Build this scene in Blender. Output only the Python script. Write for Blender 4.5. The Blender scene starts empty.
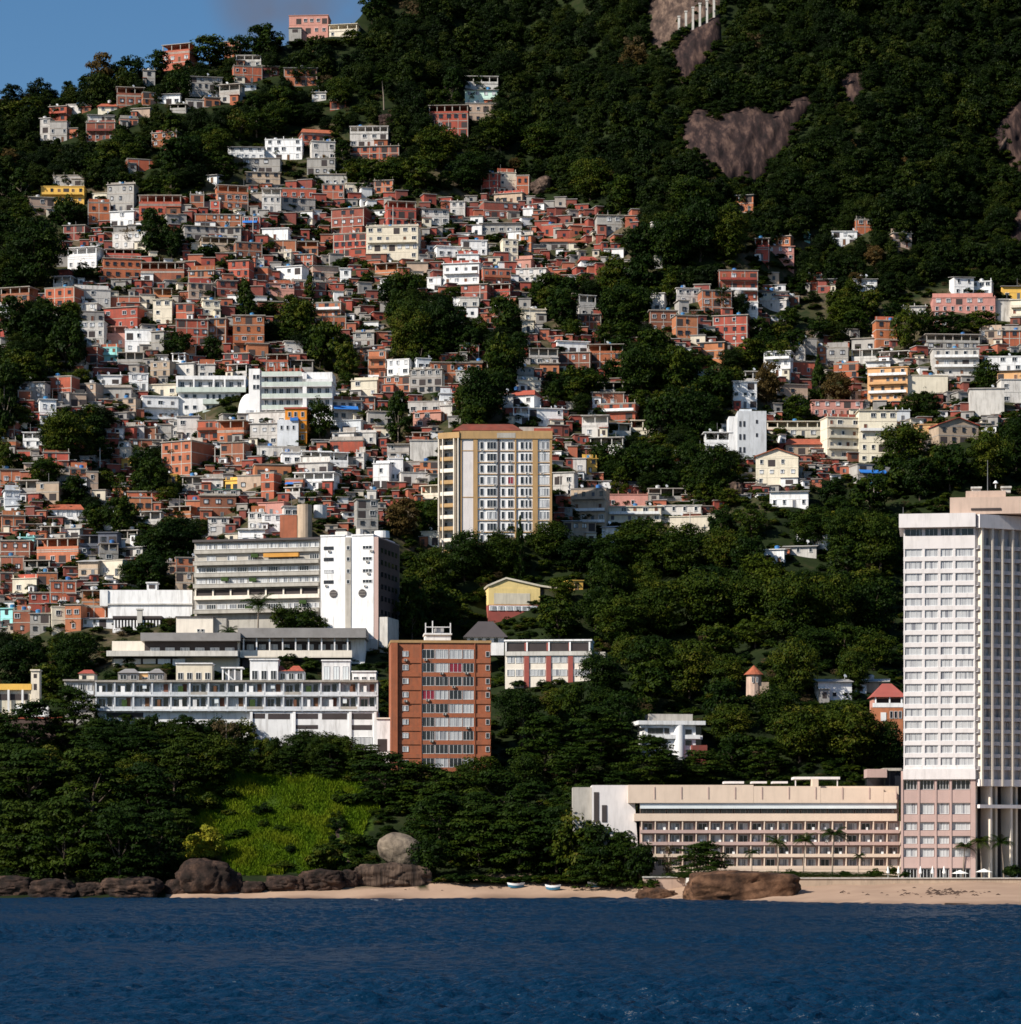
import bpy, math, random
import numpy as np
from mathutils import Vector, noise as mnoise
C = bpy.context.scene.collection
SC = bpy.context.scene
R = random.Random(7)
F, CX, HZ, H = 3090.0, 510.5, 862.0, 8.0      # focal length in pixels, image centre, horizon row, camera height (m)

# ------------------------------------------------------------------ terrain profile
PT = [(-500, 1760), (-100, 1400), (50, 1270), (150, 1185), (250, 1105), (350, 1030), (450, 960), (540, 900), (640, 840), (700, 790), (770, 740), (870, 690)]
PX_, PY_ = np.array([p[0] for p in PT], float), np.array([p[1] for p in PT], float)
def sstep(a, b, x):
    t = np.clip((x - a) / (b - a), 0, 1); return t * t * (3 - 2 * t)
def shore(px):
    return 899.0 + 7.0 * sstep(560, 1000, px)
def TY(px, py):
    """distance (m) of the hillside seen at column px, row py"""
    px = np.asarray(px, float); py = np.asarray(py, float)
    y = np.interp(py, PX_, PY_)
    wob = 9 * np.sin(px * .0113 + py * .0127) + 6 * np.sin(px * .027 - py * .009 + 1.3) + 3 * np.sin(px * .05 + py * .043)
    y = y + wob * sstep(840, 720, py)
    cl = sstep(520, 720, px) * np.clip(280 - py, 0, 700) * .30
    y = y - cl
    ps = shore(px); ys = F * H / (ps - HZ)
    t = np.clip((py - 870) / (ps - 870), 0, 1.6)
    return np.where(py > 870, 690 + (ys - 690) * t, y)
def W(px, py, Y):
    return Vector(((px - CX) * Y / F, Y, H + (HZ - py) * Y / F))
def ground(px, py):
    return W(px, py, float(TY(px, py)))

# ------------------------------------------------------------------ materials
MATS = {}
def nt(m):
    m.use_nodes = True; n = m.node_tree; b = n.nodes['Principled BSDF']; return n, b
def mat(name, col, rough=.85, var=.18, scale=.35, stain=.0, streak=False, rnd=.0, spec=.3, bump=0.0, metal=0.0):
    """plain weathered surface: colour varied by noise (and streaks of dirt), a little different on every object"""
    if name in MATS: return MATS[name]
    m = bpy.data.materials.new(name); n, b = nt(m); N, L = n.nodes, n.links
    b.inputs['Roughness'].default_value = rough
    b.inputs['Specular IOR Level'].default_value = spec
    b.inputs['Metallic'].default_value = metal
    tc = N.new('ShaderNodeTexCoord')
    oi = N.new('ShaderNodeObjectInfo')
    ad = N.new('ShaderNodeVectorMath'); ad.operation = 'ADD'
    mulr = N.new('ShaderNodeMath'); mulr.operation = 'MULTIPLY'; mulr.inputs[1].default_value = 97.0
    L.new(oi.outputs['Random'], mulr.inputs[0])
    L.new(tc.outputs['Object'], ad.inputs[0]); L.new(mulr.outputs[0], ad.inputs[1])
    no = N.new('ShaderNodeTexNoise'); no.inputs['Scale'].default_value = scale; no.inputs['Detail'].default_value = 5
    L.new(ad.outputs[0], no.inputs['Vector'])
    mr = N.new('ShaderNodeMapRange'); mr.inputs[1].default_value = .25; mr.inputs[2].default_value = .75
    mr.inputs[3].default_value = 1 - var; mr.inputs[4].default_value = 1 + var
    L.new(no.outputs[0], mr.inputs[0])
    hsv = N.new('ShaderNodeHueSaturation'); hsv.inputs['Color'].default_value = (*col, 1)
    val = mr.outputs[0]
    if rnd:
        m2 = N.new('ShaderNodeMapRange'); m2.inputs[3].default_value = 1 - rnd; m2.inputs[4].default_value = 1 + rnd * .7
        L.new(oi.outputs['Random'], m2.inputs[0])
        mm = N.new('ShaderNodeMath'); mm.operation = 'MULTIPLY'; L.new(val, mm.inputs[0]); L.new(m2.outputs[0], mm.inputs[1]); val = mm.outputs[0]
        m3 = N.new('ShaderNodeMapRange'); m3.inputs[3].default_value = .5 - rnd * .06; m3.inputs[4].default_value = .5 + rnd * .06
        wn = N.new('ShaderNodeTexWhiteNoise'); wn.noise_dimensions = '1D'; L.new(mulr.outputs[0], wn.inputs['W'])
        L.new(wn.outputs[0], m3.inputs[0]); L.new(m3.outputs[0], hsv.inputs['Hue'])
    L.new(val, hsv.inputs['Value'])
    out = hsv.outputs[0]
    if stain:
        mp = N.new('ShaderNodeMapping'); mp.inputs['Scale'].default_value = (1.1, 1.1, .16) if streak else (.5, .5, .5)
        L.new(ad.outputs[0], mp.inputs[0])
        n2 = N.new('ShaderNodeTexNoise'); n2.inputs['Scale'].default_value = 1.0; n2.inputs['Detail'].default_value = 4; n2.inputs['Roughness'].default_value = .65
        L.new(mp.outputs[0], n2.inputs['Vector'])
        r2 = N.new('ShaderNodeMapRange'); r2.inputs[1].default_value = .48; r2.inputs[2].default_value = .72; r2.inputs[3].default_value = 0; r2.inputs[4].default_value = stain
        L.new(n2.outputs[0], r2.inputs[0])
        mx = N.new('ShaderNodeMix'); mx.data_type = 'RGBA'
        L.new(r2.outputs[0], mx.inputs[0]); L.new(out, mx.inputs[6]); mx.inputs[7].default_value = (.09, .075, .06, 1)
        out = mx.outputs[2]
    L.new(out, b.inputs['Base Color'])
    if bump:
        bp = N.new('ShaderNodeBump'); bp.inputs['Strength'].default_value = bump; bp.inputs['Distance'].default_value = .3
        L.new(no.outputs[0], bp.inputs['Height']); L.new(bp.outputs[0], b.inputs['Normal'])
    MATS[name] = m; return m
def glassmat(name, col, rough=.12, light=0.0, frac=.3):
    """window glass: dark and glossy, behind some panes a pale curtain"""
    if name in MATS: return MATS[name]
    m = bpy.data.materials.new(name); n, b = nt(m); N, L = n.nodes, n.links
    oi = N.new('ShaderNodeObjectInfo'); tc = N.new('ShaderNodeTexCoord')
    wn = N.new('ShaderNodeTexNoise'); wn.inputs['Scale'].default_value = .8
    ad = N.new('ShaderNodeVectorMath'); ad.operation = 'ADD'
    mu = N.new('ShaderNodeMath'); mu.operation = 'MULTIPLY'; mu.inputs[1].default_value = 131.0
    L.new(oi.outputs['Random'], mu.inputs[0]); L.new(tc.outputs['Object'], ad.inputs[0]); L.new(mu.outputs[0], ad.inputs[1])
    mp = N.new('ShaderNodeMapping'); mp.inputs['Scale'].default_value = (1.6, .0, .04); L.new(ad.outputs[0], mp.inputs[0]); L.new(mp.outputs[0], wn.inputs['Vector'])
    mr = N.new('ShaderNodeMapRange'); mr.inputs[1].default_value = .62 - frac * .35; mr.inputs[2].default_value = .70 - frac * .35
    L.new(wn.outputs[0], mr.inputs[0])
    mx = N.new('ShaderNodeMix'); mx.data_type = 'RGBA'; mx.inputs[6].default_value = (*col, 1)
    mx.inputs[7].default_value = (light, light, light * 1.02, 1)
    L.new(mr.outputs[0], mx.inputs[0]); L.new(mx.outputs[2], b.inputs['Base Color'])
    b.inputs['Roughness'].default_value = rough; b.inputs['Specular IOR Level'].default_value = .5
    MATS[name] = m; return m

mat('brick_red', (.37, .095, .052), var=.22, stain=.6, streak=True, rnd=.25)
mat('brick_orange', (.42, .145, .075), var=.2, stain=.35, streak=True, rnd=.2)
mat('brick_brown', (.25, .078, .05), var=.25, stain=.5, streak=True, rnd=.25)
mat('plaster_white', (.80, .79, .79), var=.07, stain=.38, streak=True, rnd=.1)
mat('plaster_worn', (.56, .53, .50), var=.14, stain=.55, streak=True, rnd=.15)
mat('plaster_grey', (.36, .34, .32), var=.18, stain=.45, streak=True, rnd=.2)
mat('plaster_pale', (.58, .60, .63), var=.12, stain=.35, streak=True, rnd=.12)
mat('plaster_cream', (.70, .625, .50), var=.1, stain=.3, streak=True, rnd=.12)
mat('plaster_tan', (.45, .33, .25), var=.15, stain=.4, streak=True, rnd=.2)
mat('plaster_yellow', (.75, .45, .10), var=.1, stain=.2, streak=True, rnd=.05)
mat('plaster_orange', (.64, .37, .17), var=.1, stain=.2, streak=True, rnd=.1)
mat('paint_orange', (.62, .22, .02), var=.1, stain=.2, streak=True)
mat('plaster_pink', (.50, .24, .195), var=.12, stain=.25, streak=True, rnd=.12)
mat('plaster_turquoise', (.32, .68, .66), var=.1, stain=.25, streak=True)
mat('plaster_blue', (.10, .22, .42), var=.15, stain=.3, streak=True)
mat('plaster_darkgrey', (.12, .13, .16), var=.2, stain=.3, streak=True, rnd=.2)
mat('plaster_mint', (.55, .75, .66), var=.1, stain=.2, streak=True)
mat('concrete', (.38, .34, .30), var=.2, stain=.5, streak=True, rnd=.2)
mat('concrete_pale', (.55, .52, .48), var=.15, stain=.4, streak=True, rnd=.1)
mat('roof_tile', (.33, .08, .045), var=.3, scale=1.2, stain=.35, rnd=.15)
mat('roof_dark', (.17, .042, .026), var=.3, stain=.3)
mat('roof_sheet', (.42, .40, .39), var=.25, stain=.5, rnd=.3, rough=.6)
mat('roof_green', (.04, .16, .11), var=.2, stain=.2)
mat('tarp_blue', (.03, .16, .50), var=.15, rough=.5)
mat('tank_blue', (.05, .18, .40), var=.1, rough=.5, rnd=.2)
mat('tank_grey', (.5, .5, .5), var=.1)
mat('door_wood', (.16, .07, .04), var=.2, rnd=.3)
mat('door_metal', (.12, .13, .15), var=.2, rnd=.5)
mat('frame_white', (.72, .72, .72), var=.05)
mat('frame_dark', (.07, .06, .06), var=.1, rough=.5)
mat('rail_metal', (.20, .20, .20), var=.1, rough=.5)
glassmat('glass', (.018, .02, .026), light=.25, frac=.0)
glassmat('glass_curtain', (.14, .145, .165), light=.55, frac=.5)
glassmat('glass_hotel', (.20, .20, .225), light=.46, frac=.7)
glassmat('glass_dark', (.012, .012, .015), light=.05, frac=0)

# ------------------------------------------------------------------ mesh builder
class MB:
    def __init__(s): s.v = []; s.f = []; s.m = []
    def poly(s, pts, faces, mi=0):
        o = len(s.v); s.v += [tuple(p) for p in pts]
        for f in faces: s.f.append(tuple(i + o for i in f)); s.m.append(mi)
        return s
    def box(s, x0, x1, y0, y1, z0, z1, mi=0):
        p = [(x0, y0, z0), (x1, y0, z0), (x1, y1, z0), (x0, y1, z0), (x0, y0, z1), (x1, y0, z1), (x1, y1, z1), (x0, y1, z1)]
        return s.poly(p, [(0, 3, 2, 1), (4, 5, 6, 7), (0, 1, 5, 4), (1, 2, 6, 5), (2, 3, 7, 6), (3, 0, 4, 7)], mi)
    def cyl(s, cx, cy, z0, z1, r0, r1=None, n=12, mi=0):
        r1 = r0 if r1 is None else r1
        p = []
        for z, r in ((z0, r0), (z1, r1)):
            for k in range(n):
                a = 2 * math.pi * k / n; p.append((cx + r * math.cos(a), cy + r * math.sin(a), z))
        fs = [(k, (k + 1) % n, n + (k + 1) % n, n + k) for k in range(n)] + [tuple(range(n - 1, -1, -1)), tuple(range(n, 2 * n))]
        return s.poly(p, fs, mi)
    def tube(s, pts, rads, n=6, mi=0):
        pts = [Vector(p) for p in pts]; o = len(s.v); rings = []
        for i, p in enumerate(pts):
            d = (pts[min(i + 1, len(pts) - 1)] - pts[max(i - 1, 0)]).normalized()
            a = d.cross(Vector((.31, .9, .17))).normalized(); b = d.cross(a)
            for k in range(n):
                t = 2 * math.pi * k / n; s.v.append(tuple(p + (a * math.cos(t) + b * math.sin(t)) * rads[i]))
        for i in range(len(pts) - 1):
            for k in range(n):
                s.f.append((o + i * n + k, o + i * n + (k + 1) % n, o + (i + 1) * n + (k + 1) % n, o + (i + 1) * n + k)); s.m.append(mi)
        s.f.append(tuple(o + k for k in range(n - 1, -1, -1))); s.m.append(mi)
        s.f.append(tuple(o + (len(pts) - 1) * n + k for k in range(n))); s.m.append(mi)
        return s
    def gable(s, x0, x1, y0, y1, z0, zr, along='x', hip=0.0, mi=0):
        """pitched roof; ridge along x or y, hip pulls the ridge ends in"""
        if along == 'x':
            ym = (y0 + y1) / 2
            p = [(x0, y0, z0), (x1, y0, z0), (x1, y1, z0), (x0, y1, z0), (x0 + hip, ym, zr), (x1 - hip, ym, zr)]
            f = [(0, 1, 5, 4), (2, 3, 4, 5), (3, 0, 4), (1, 2, 5), (0, 3, 2, 1)]
        else:
            xm = (x0 + x1) / 2
            p = [(x0, y0, z0), (x1, y0, z0), (x1, y1, z0), (x0, y1, z0), (xm, y0 + hip, zr), (xm, y1 - hip, zr)]
            f = [(3, 0, 4, 5), (1, 2, 5, 4), (0, 1, 4), (2, 3, 5), (0, 3, 2, 1)]
        return s.poly(p, f, mi)
    def mesh(s, name, mats):
        me = bpy.data.meshes.new(name); me.from_pydata(s.v, [], s.f)
        for m in mats: me.materials.append(MATS[m] if isinstance(m, str) else m)
        if len(mats) > 1: me.polygons.foreach_set('material_index', s.m)
        me.update(); return me
    def build(s, name, mats, parent=None, loc=(0, 0, 0), smooth=False):
        if isinstance(mats, str): mats = [mats]
        me = s.mesh(name, mats)
        if smooth: me.polygons.foreach_set('use_smooth', [True] * len(me.polygons))
        return link(name, me, parent, loc)
def link(name, me, parent=None, loc=(0, 0, 0)):
    o = bpy.data.objects.new(name, me); C.objects.link(o); o.location = loc
    if parent is not None: o.parent = parent
    return o
def tag(o, label=None, cat=None, group=None, kind=None):
    for k, v in (('label', label), ('category', cat), ('group', group), ('kind', kind)):
        if v: o[k] = v
    return o
def thing(name, label, cat, loc, rz=0.0, group=None):
    o = bpy.data.objects.new(name, None); C.objects.link(o); o.location = loc; o.rotation_euler = (0, 0, rz); o.empty_display_size = .5
    return tag(o, label, cat, group)
def npmesh(name, v, f, mats, attrs=None, smooth=False):
    """mesh from numpy arrays of vertices and quads / triangles"""
    me = bpy.data.meshes.new(name); k = f.shape[1]
    me.vertices.add(len(v)); me.vertices.foreach_set('co', np.ascontiguousarray(v, np.float32).ravel())
    me.loops.add(f.size); me.loops.foreach_set('vertex_index', np.ascontiguousarray(f, np.int32).ravel())
    me.polygons.add(len(f)); me.polygons.foreach_set('loop_start', np.arange(0, f.size, k, dtype=np.int32))
    me.polygons.foreach_set('loop_total', np.full(len(f), k, np.int32))
    for m in mats: me.materials.append(MATS[m] if isinstance(m, str) else m)
    for nm, (dom, arr) in (attrs or {}).items():
        a = me.attributes.new(nm, 'FLOAT', dom); a.data.foreach_set('value', np.ascontiguousarray(arr, np.float32))
    me.update(calc_edges=True); me.validate()
    if smooth: me.polygons.foreach_set('use_smooth', np.ones(len(f), bool))
    return me
def gridfaces(nr, nc):
    i = np.arange(nr - 1)[:, None] * nc + np.arange(nc - 1)[None, :]; i = i.ravel()
    return np.stack([i, i + nc, i + nc + 1, i + 1], 1)
def inpoly(px, py, poly):
    px = np.asarray(px, float); py = np.asarray(py, float); c = np.zeros(np.broadcast(px, py).shape, bool); n = len(poly)
    for i in range(n):
        x0, y0 = poly[i]; x1, y1 = poly[(i + 1) % n]
        if y0 == y1: continue
        k = ((y0 > py) != (y1 > py)) & (px < (x1 - x0) * (py - y0) / (y1 - y0) + x0); c ^= k
    return c

# windows: one mesh per size, copied; big facades get frame > pane
WCACHE = {}
def win_mesh(w, h, style):
    k = (round(w * 5), round(h * 5), style); w, h = k[0] / 5, k[1] / 5
    if k in WCACHE: return WCACHE[k]
    fr = {'h': 'frame_white', 'd': 'frame_dark'}.get(style[0], 'frame_white')
    m = MB(); t = .09
    m.box(-w / 2, w / 2, -.05, .02, 0, h, 1)
    m.box(-w / 2 - t, w / 2 + t, -.20, .02, -t, -.001, 0); m.box(-w / 2 - t, w / 2 + t, -.28, .02, h + .001, h + t, 0)
    m.box(-w / 2 - t, -w / 2 - .001, -.12, .02, 0, h, 0); m.box(w / 2 + .001, w / 2 + t, -.12, .02, 0, h, 0)
    if w > 1.0: m.box(-.03, .03, -.09, -.051, 0, h, 0)
    me = m.mesh('window', [fr, 'glass_curtain' if 'c' in style else 'glass']); WCACHE[k] = me; return me
def window(parent, x, z, w, h, y=0.0, style='h'):
    return link('window', win_mesh(w, h, style), parent, (x, y, z))
PC = {}
def big_window(parent, x, z, w, h, y=0.0, frame='frame_white', glass='glass_hotel', bars=1, dep=.12, name='window'):
    """x, z: lower left corner. frame ring with mullions, the pane its own child"""
    k = (round(w, 1), round(h, 1), frame, glass, bars); 
    if k not in PC:
        w_, h_ = k[0], k[1]; t = .07; m = MB()
        m.box(0, w_, -dep, 0, 0, t); m.box(0, w_, -dep, 0, h_ - t, h_)
        m.box(0, t, -dep + .004, 0, t, h_ - t); m.box(w_ - t, w_, -dep + .004, 0, t, h_ - t)
        for b in range(bars):
            xx = w_ * (b + 1) / (bars + 1); m.box(xx - t / 2, xx + t / 2, -dep + .01, 0, t, h_ - t)
        PC[k] = (m.mesh('window_frame', [frame]), MB().box(t * .5, w_ - t * .5, -.04, -.005, t * .5, h_ - t * .5).mesh('pane', [glass]))
    f = link(name, PC[k][0], parent, (x, y, z)); link('pane', PC[k][1], f); return f
# ------------------------------------------------------------------ camera, sun, sky
SUN_AZ, SUN_EL = math.radians(58), math.radians(37)
sd = Vector((-math.sin(SUN_AZ) * math.cos(SUN_EL), -math.cos(SUN_AZ) * math.cos(SUN_EL), math.sin(SUN_EL)))
cam = bpy.data.objects.new('camera', bpy.data.cameras.new('camera')); C.objects.link(cam); SC.camera = cam
cam.location = (0, 0, H); cam.rotation_euler = (math.pi / 2, 0, 0)
cam.data.sensor_width = 36; cam.data.lens = F * 36 / 1024; cam.data.shift_y = (HZ - 512) / 1024
cam.data.clip_end = 12000; cam.data.clip_start = 1
sl = bpy.data.objects.new('sun', bpy.data.lights.new('sun', 'SUN')); C.objects.link(sl)
sl.data.energy = 5.0; sl.data.angle = math.radians(.5); sl.data.color = (1.0, .935, .82)
sl.rotation_euler = (-sd).to_track_quat('-Z', 'Y').to_euler()
wd = bpy.data.worlds.new('World'); SC.world = wd; wd.use_nodes = True
wn_, wl_ = wd.node_tree.nodes, wd.node_tree.links
bg = wn_['Background']; sky = wn_.new('ShaderNodeTexSky'); sky.sky_type = 'NISHITA'; sky.sun_disc = False
sky.sun_elevation = SUN_EL; sky.sun_rotation = math.atan2(sd.x, sd.y)
sky.air_density = 1.0; sky.dust_density = .8; sky.ozone_density = 2.0; sky.altitude = 300
hs = wn_.new('ShaderNodeHueSaturation'); hs.inputs['Saturation'].default_value = 1.28; hs.inputs['Value'].default_value = 1.5; wl_.new(sky.outputs[0], hs.inputs['Color']); # a small grey cloud in the sky beside the mountain
tcw = wn_.new('ShaderNodeTexCoord'); dt = wn_.new('ShaderNodeVectorMath'); dt.operation = 'DOT_PRODUCT'; wl_.new(tcw.outputs['Generated'], dt.inputs[0]); dt.inputs[1].default_value = Vector((-200, F, HZ + 25)).normalized()
mrw = wn_.new('ShaderNodeMapRange'); mrw.interpolation_type = 'SMOOTHSTEP'; mrw.inputs[1].default_value = math.cos(math.radians(2.1)); mrw.inputs[2].default_value = math.cos(math.radians(.6)); wl_.new(dt.outputs['Value'], mrw.inputs[0])
nw = wn_.new('ShaderNodeTexNoise'); nw.inputs['Scale'].default_value = 22; nw.inputs['Detail'].default_value = 4; wl_.new(tcw.outputs['Generated'], nw.inputs['Vector'])
mw = wn_.new('ShaderNodeMath'); mw.operation = 'MULTIPLY'; wl_.new(mrw.outputs[0], mw.inputs[0]); mn = wn_.new('ShaderNodeMapRange'); mn.inputs[1].default_value = .3; mn.inputs[2].default_value = .6; wl_.new(nw.outputs[0], mn.inputs[0]); wl_.new(mn.outputs[0], mw.inputs[1])
mxw = wn_.new('ShaderNodeMix'); mxw.data_type = 'RGBA'; wl_.new(mw.outputs[0], mxw.inputs[0]); wl_.new(hs.outputs[0], mxw.inputs[6]); mxw.inputs[7].default_value = (2.2, 2.3, 3.0, 1); wl_.new(mxw.outputs[2], bg.inputs['Color']); bg.inputs['Strength'].default_value = .05
SC.view_settings.view_transform = 'Standard'; SC.view_settings.look = 'None'; SC.view_settings.exposure = .48; SC.view_settings.gamma = 1.0
SC.render.engine = 'CYCLES'; cy = SC.cycles
cy.max_bounces = 5; cy.diffuse_bounces = 2; cy.glossy_bounces = 2; cy.transmission_bounces = 2; cy.caustics_reflective = False; cy.caustics_refractive = False
cy.use_denoising = True; cy.pixel_filter_type = 'BLACKMAN_HARRIS'; cy.filter_width = 1.6
SC.render.use_persistent_data = False

# ------------------------------------------------------------------ terrain
RP = [(-700, 270), (-50, 126), (0, 119), (50, 99), (100, 89), (130, 75), (200, 66), (250, 52), (300, 42), (345, 34), (364, 12), (400, -50), (600, -260), (1100, -420), (1720, -420)]
def ridge(px): return np.interp(px, [p[0] for p in RP], [p[1] for p in RP])
FAV = [(-700, 190), (40, 178), (100, 185), (150, 195), (200, 185), (240, 150), (320, 125), (400, 125), (430, 100), (500, 80), (500, 170), (545, 205), (640, 220), (665, 235), (700, 285), (760, 230), (910, 235), (920, 290), (1050, 270), (1700, 250), (1700, 440), (1021, 410), (900, 470), (760, 510), (720, 530), (600, 530), (540, 540), (440, 540), (400, 560), (400, 640), (100, 670), (-700, 700)]
GRASS = [(188, 802), (215, 782), (250, 757), (300, 758), (345, 768), (378, 800), (372, 828), (352, 866), (300, 874), (240, 874), (205, 852)]
px = np.arange(-700, 1721, 5.0); nc = len(px); NR = 210
rows_v = []
ps = shore(px); pr = ridge(px)
built, sand, grs, wet = [], [], [], []
for i in range(NR):
    t = i / (NR - 1); py = (ps + 26) + (pr - ps - 26) * t
    Y = TY(px, py); rows_v.append(np.stack([(px - CX) * Y / F, Y, H + (HZ - py) * Y / F], 1))
    built.append(inpoly(px, py, FAV) * 1.0); grs.append(inpoly(px, py, GRASS) * 1.0)
    sand.append(((py > np.where(px < 430, 887, 877)) & (px > 165)) * 1.0); wet.append(sstep(ps - 3.0, ps - .8, py) * (px > 165))
top = rows_v[-1].copy()
for k in range(1, 8):
    q = top.copy(); q[:, 1] += 45 * k; q[:, 0] *= q[:, 1] / top[:, 1]; q[:, 2] -= 7 * k ** 1.5; rows_v.append(q)
    for a in (built, grs, sand, wet): a.append(np.zeros(nc))
V = np.concatenate(rows_v); nr = NR + 7
V[:, 2] += .35 * np.sin(V[:, 0] * .31) * np.sin(V[:, 1] * .27)
me = npmesh('terrain', V, gridfaces(nr, nc)[:, ::-1], [], {'built': ('POINT', np.concatenate(built)), 'sand': ('POINT', np.concatenate(sand)), 'grass': ('POINT', np.concatenate(grs)), 'wet': ('POINT', np.concatenate(wet))}, True)
m = bpy.data.materials.new('hillside_ground'); n_, b_ = nt(m); N, L = n_.nodes, n_.links
b_.inputs['Roughness'].default_value = .95; b_.inputs['Specular IOR Level'].default_value = .1
tc = N.new('ShaderNodeTexCoord'); no = N.new('ShaderNodeTexNoise'); no.inputs['Scale'].default_value = .09; no.inputs['Detail'].default_value = 8; no.inputs['Roughness'].default_value = .7
L.new(tc.outputs['Object'], no.inputs['Vector'])
def ramp(stops):
    r = N.new('ShaderNodeValToRGB'); e = r.color_ramp.elements
    while len(e) < len(stops): e.new(.5)
    for el, (p, c) in zip(e, stops): el.position = p; el.color = (*c, 1)
    L.new(no.outputs[0], r.inputs[0]); return r.outputs[0]
forest = ramp([(.35, (.006, .010, .003)), (.55, (.014, .022, .006)), (.75, (.04, .03, .017))])
dirt = ramp([(.35, (.012, .022, .007)), (.5, (.045, .042, .02)), (.62, (.11, .08, .055)), (.75, (.03, .05, .012))])
sandc = ramp([(.3, (.29, .195, .14)), (.7, (.39, .27, .195))])
wetc = ramp([(.3, (.13, .085, .06)), (.7, (.19, .125, .09))])
grassc = ramp([(.3, (.02, .045, .005)), (.7, (.05, .075, .008))])
cur = forest
for att, col in (('built', dirt), ('grass', grassc), ('sand', sandc), ('wet', wetc)):
    a = N.new('ShaderNodeAttribute'); a.attribute_name = att; mx = N.new('ShaderNodeMix'); mx.data_type = 'RGBA'
    L.new(a.outputs['Fac'], mx.inputs[0]); L.new(cur, mx.inputs[6]); L.new(col, mx.inputs[7]); cur = mx.outputs[2]
L.new(cur, b_.inputs['Base Color'])
me.materials.append(m); tag(link('terrain', me), kind='structure')
m = MB(); xa, xb = (690 - CX) * 647 / F, (1400 - CX) * 647 / F; m.box(xa, xb, 647.05, 692, -2, H + (HZ - 878.2) * 647 / F); tag(m.build('terrace', 'concrete_pale'), kind='structure')

# ------------------------------------------------------------------ sea: a real wave surface, finer where it lies nearer
rs = np.random.RandomState(3)
py_s = np.concatenate([[HZ + F * H / 820.0], np.arange(894.0, 914, .06), np.arange(914, 945, .12), np.arange(945, 1062, .26), [1090, 1150, 1300]]); Ys = F * H / (py_s - HZ)
pxs = np.concatenate([np.arange(-1500, -60, 9.0), np.arange(-60, 1085, 1.3), np.arange(1085, 2500, 9.0)]); Xg = (pxs[None, :] - CX) * Ys[:, None] / F; Yg = np.repeat(Ys[:, None], len(pxs), 1)
dX = 1.3 * Ys[:, None] / F + 0 * Xg; dY = np.abs(np.gradient(Yg, axis=0))
Z = np.zeros_like(Xg); X0 = Xg.copy(); Y0 = Yg.copy(); gx = np.zeros_like(Z); gy = np.zeros_like(Z)
warpx = 2.2 * np.sin(X0 * .11 + Y0 * .07) + 1.5 * np.sin(X0 * .05 - Y0 * .13 + 2)
gust = .75 + .35 * np.sin(X0 * .041 + Y0 * .017 + 1) * np.sin(Y0 * .031 - X0 * .013) 
for k in range(56):
    lam = .45 * (8.5 ** rs.rand()); ang = rs.normal(-1.45, .5); kx, ky = math.cos(ang) * 2 * math.pi / lam, math.sin(ang) * 2 * math.pi / lam
    ph = rs.rand() * 6.28; amp = .0190 * lam ** .86 * (0.55 + rs.rand())
    fade = np.clip(lam / (2.6 * np.minimum(dY, 50)) - .2, 0, 1) * np.clip(lam / (3 * dX) - .2, 0, 1)
    a = kx * (X0 + warpx) + ky * (Y0 + warpx * .6) + ph; sn = np.sin(a); Z += amp * fade * gust * (sn + .35 * sn * sn)
Z *= np.clip((900 - Y0) / 120, 0, 1); Z[0] = -.1; Z[-2:] = 0
V = np.stack([Xg, Yg, Z], 2).reshape(-1, 3)
fq = gridfaces(len(Ys), len(pxs))
big = np.array([(-5000, -3000, -1.1), (5000, -3000, -1.1), (5000, 5000, -1.1), (-5000, 5000, -1.1)], float); o = len(V)
V = np.concatenate([V, big]); fq = np.concatenate([fq, [[o, o + 1, o + 2, o + 3]]])
m = bpy.data.materials.new('sea_water'); n_, b_ = nt(m); N, L = n_.nodes, n_.links
b_.inputs['Base Color'].default_value = (.0016, .0165, .041, 1); b_.inputs['Roughness'].default_value = .22; b_.inputs['IOR'].default_value = 1.33; b_.inputs['Specular IOR Level'].default_value = .10
tc = N.new('ShaderNodeTexCoord'); mp = N.new('ShaderNodeMapping'); mp.inputs['Scale'].default_value = (.55, .7, 1); L.new(tc.outputs['Object'], mp.inputs[0])
no = N.new('ShaderNodeTexNoise'); no.inputs['Scale'].default_value = 2.6; no.inputs['Detail'].default_value = 4; L.new(mp.outputs[0], no.inputs['Vector'])
bp = N.new('ShaderNodeBump'); bp.inputs['Strength'].default_value = .85; bp.inputs['Distance'].default_value = .4; L.new(no.outputs[0], bp.inputs['Height']); L.new(bp.outputs[0], b_.inputs['Normal'])
b_.inputs['Specular IOR Level'].default_value = 0; b_.inputs['Roughness'].default_value = 1
gl = N.new('ShaderNodeBsdfGlossy'); gl.inputs['Roughness'].default_value = .27; L.new(bp.outputs[0], gl.inputs['Normal']); fr = N.new('ShaderNodeFresnel'); fr.inputs['IOR'].default_value = 1.33; L.new(bp.outputs[0], fr.inputs['Normal'])
fm_ = N.new('ShaderNodeMath'); fm_.operation = 'MULTIPLY'; fm_.inputs[1].default_value = .42; L.new(fr.outputs[0], fm_.inputs[0]); ms = N.new('ShaderNodeMixShader'); L.new(fm_.outputs[0], ms.inputs[0]); L.new(b_.outputs[0], ms.inputs[1]); L.new(gl.outputs[0], ms.inputs[2]); L.new(ms.outputs[0], N['Material Output'].inputs['Surface'])
tag(link('sea', npmesh('sea', V, fq, [m], None, True)), kind='structure')

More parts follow.
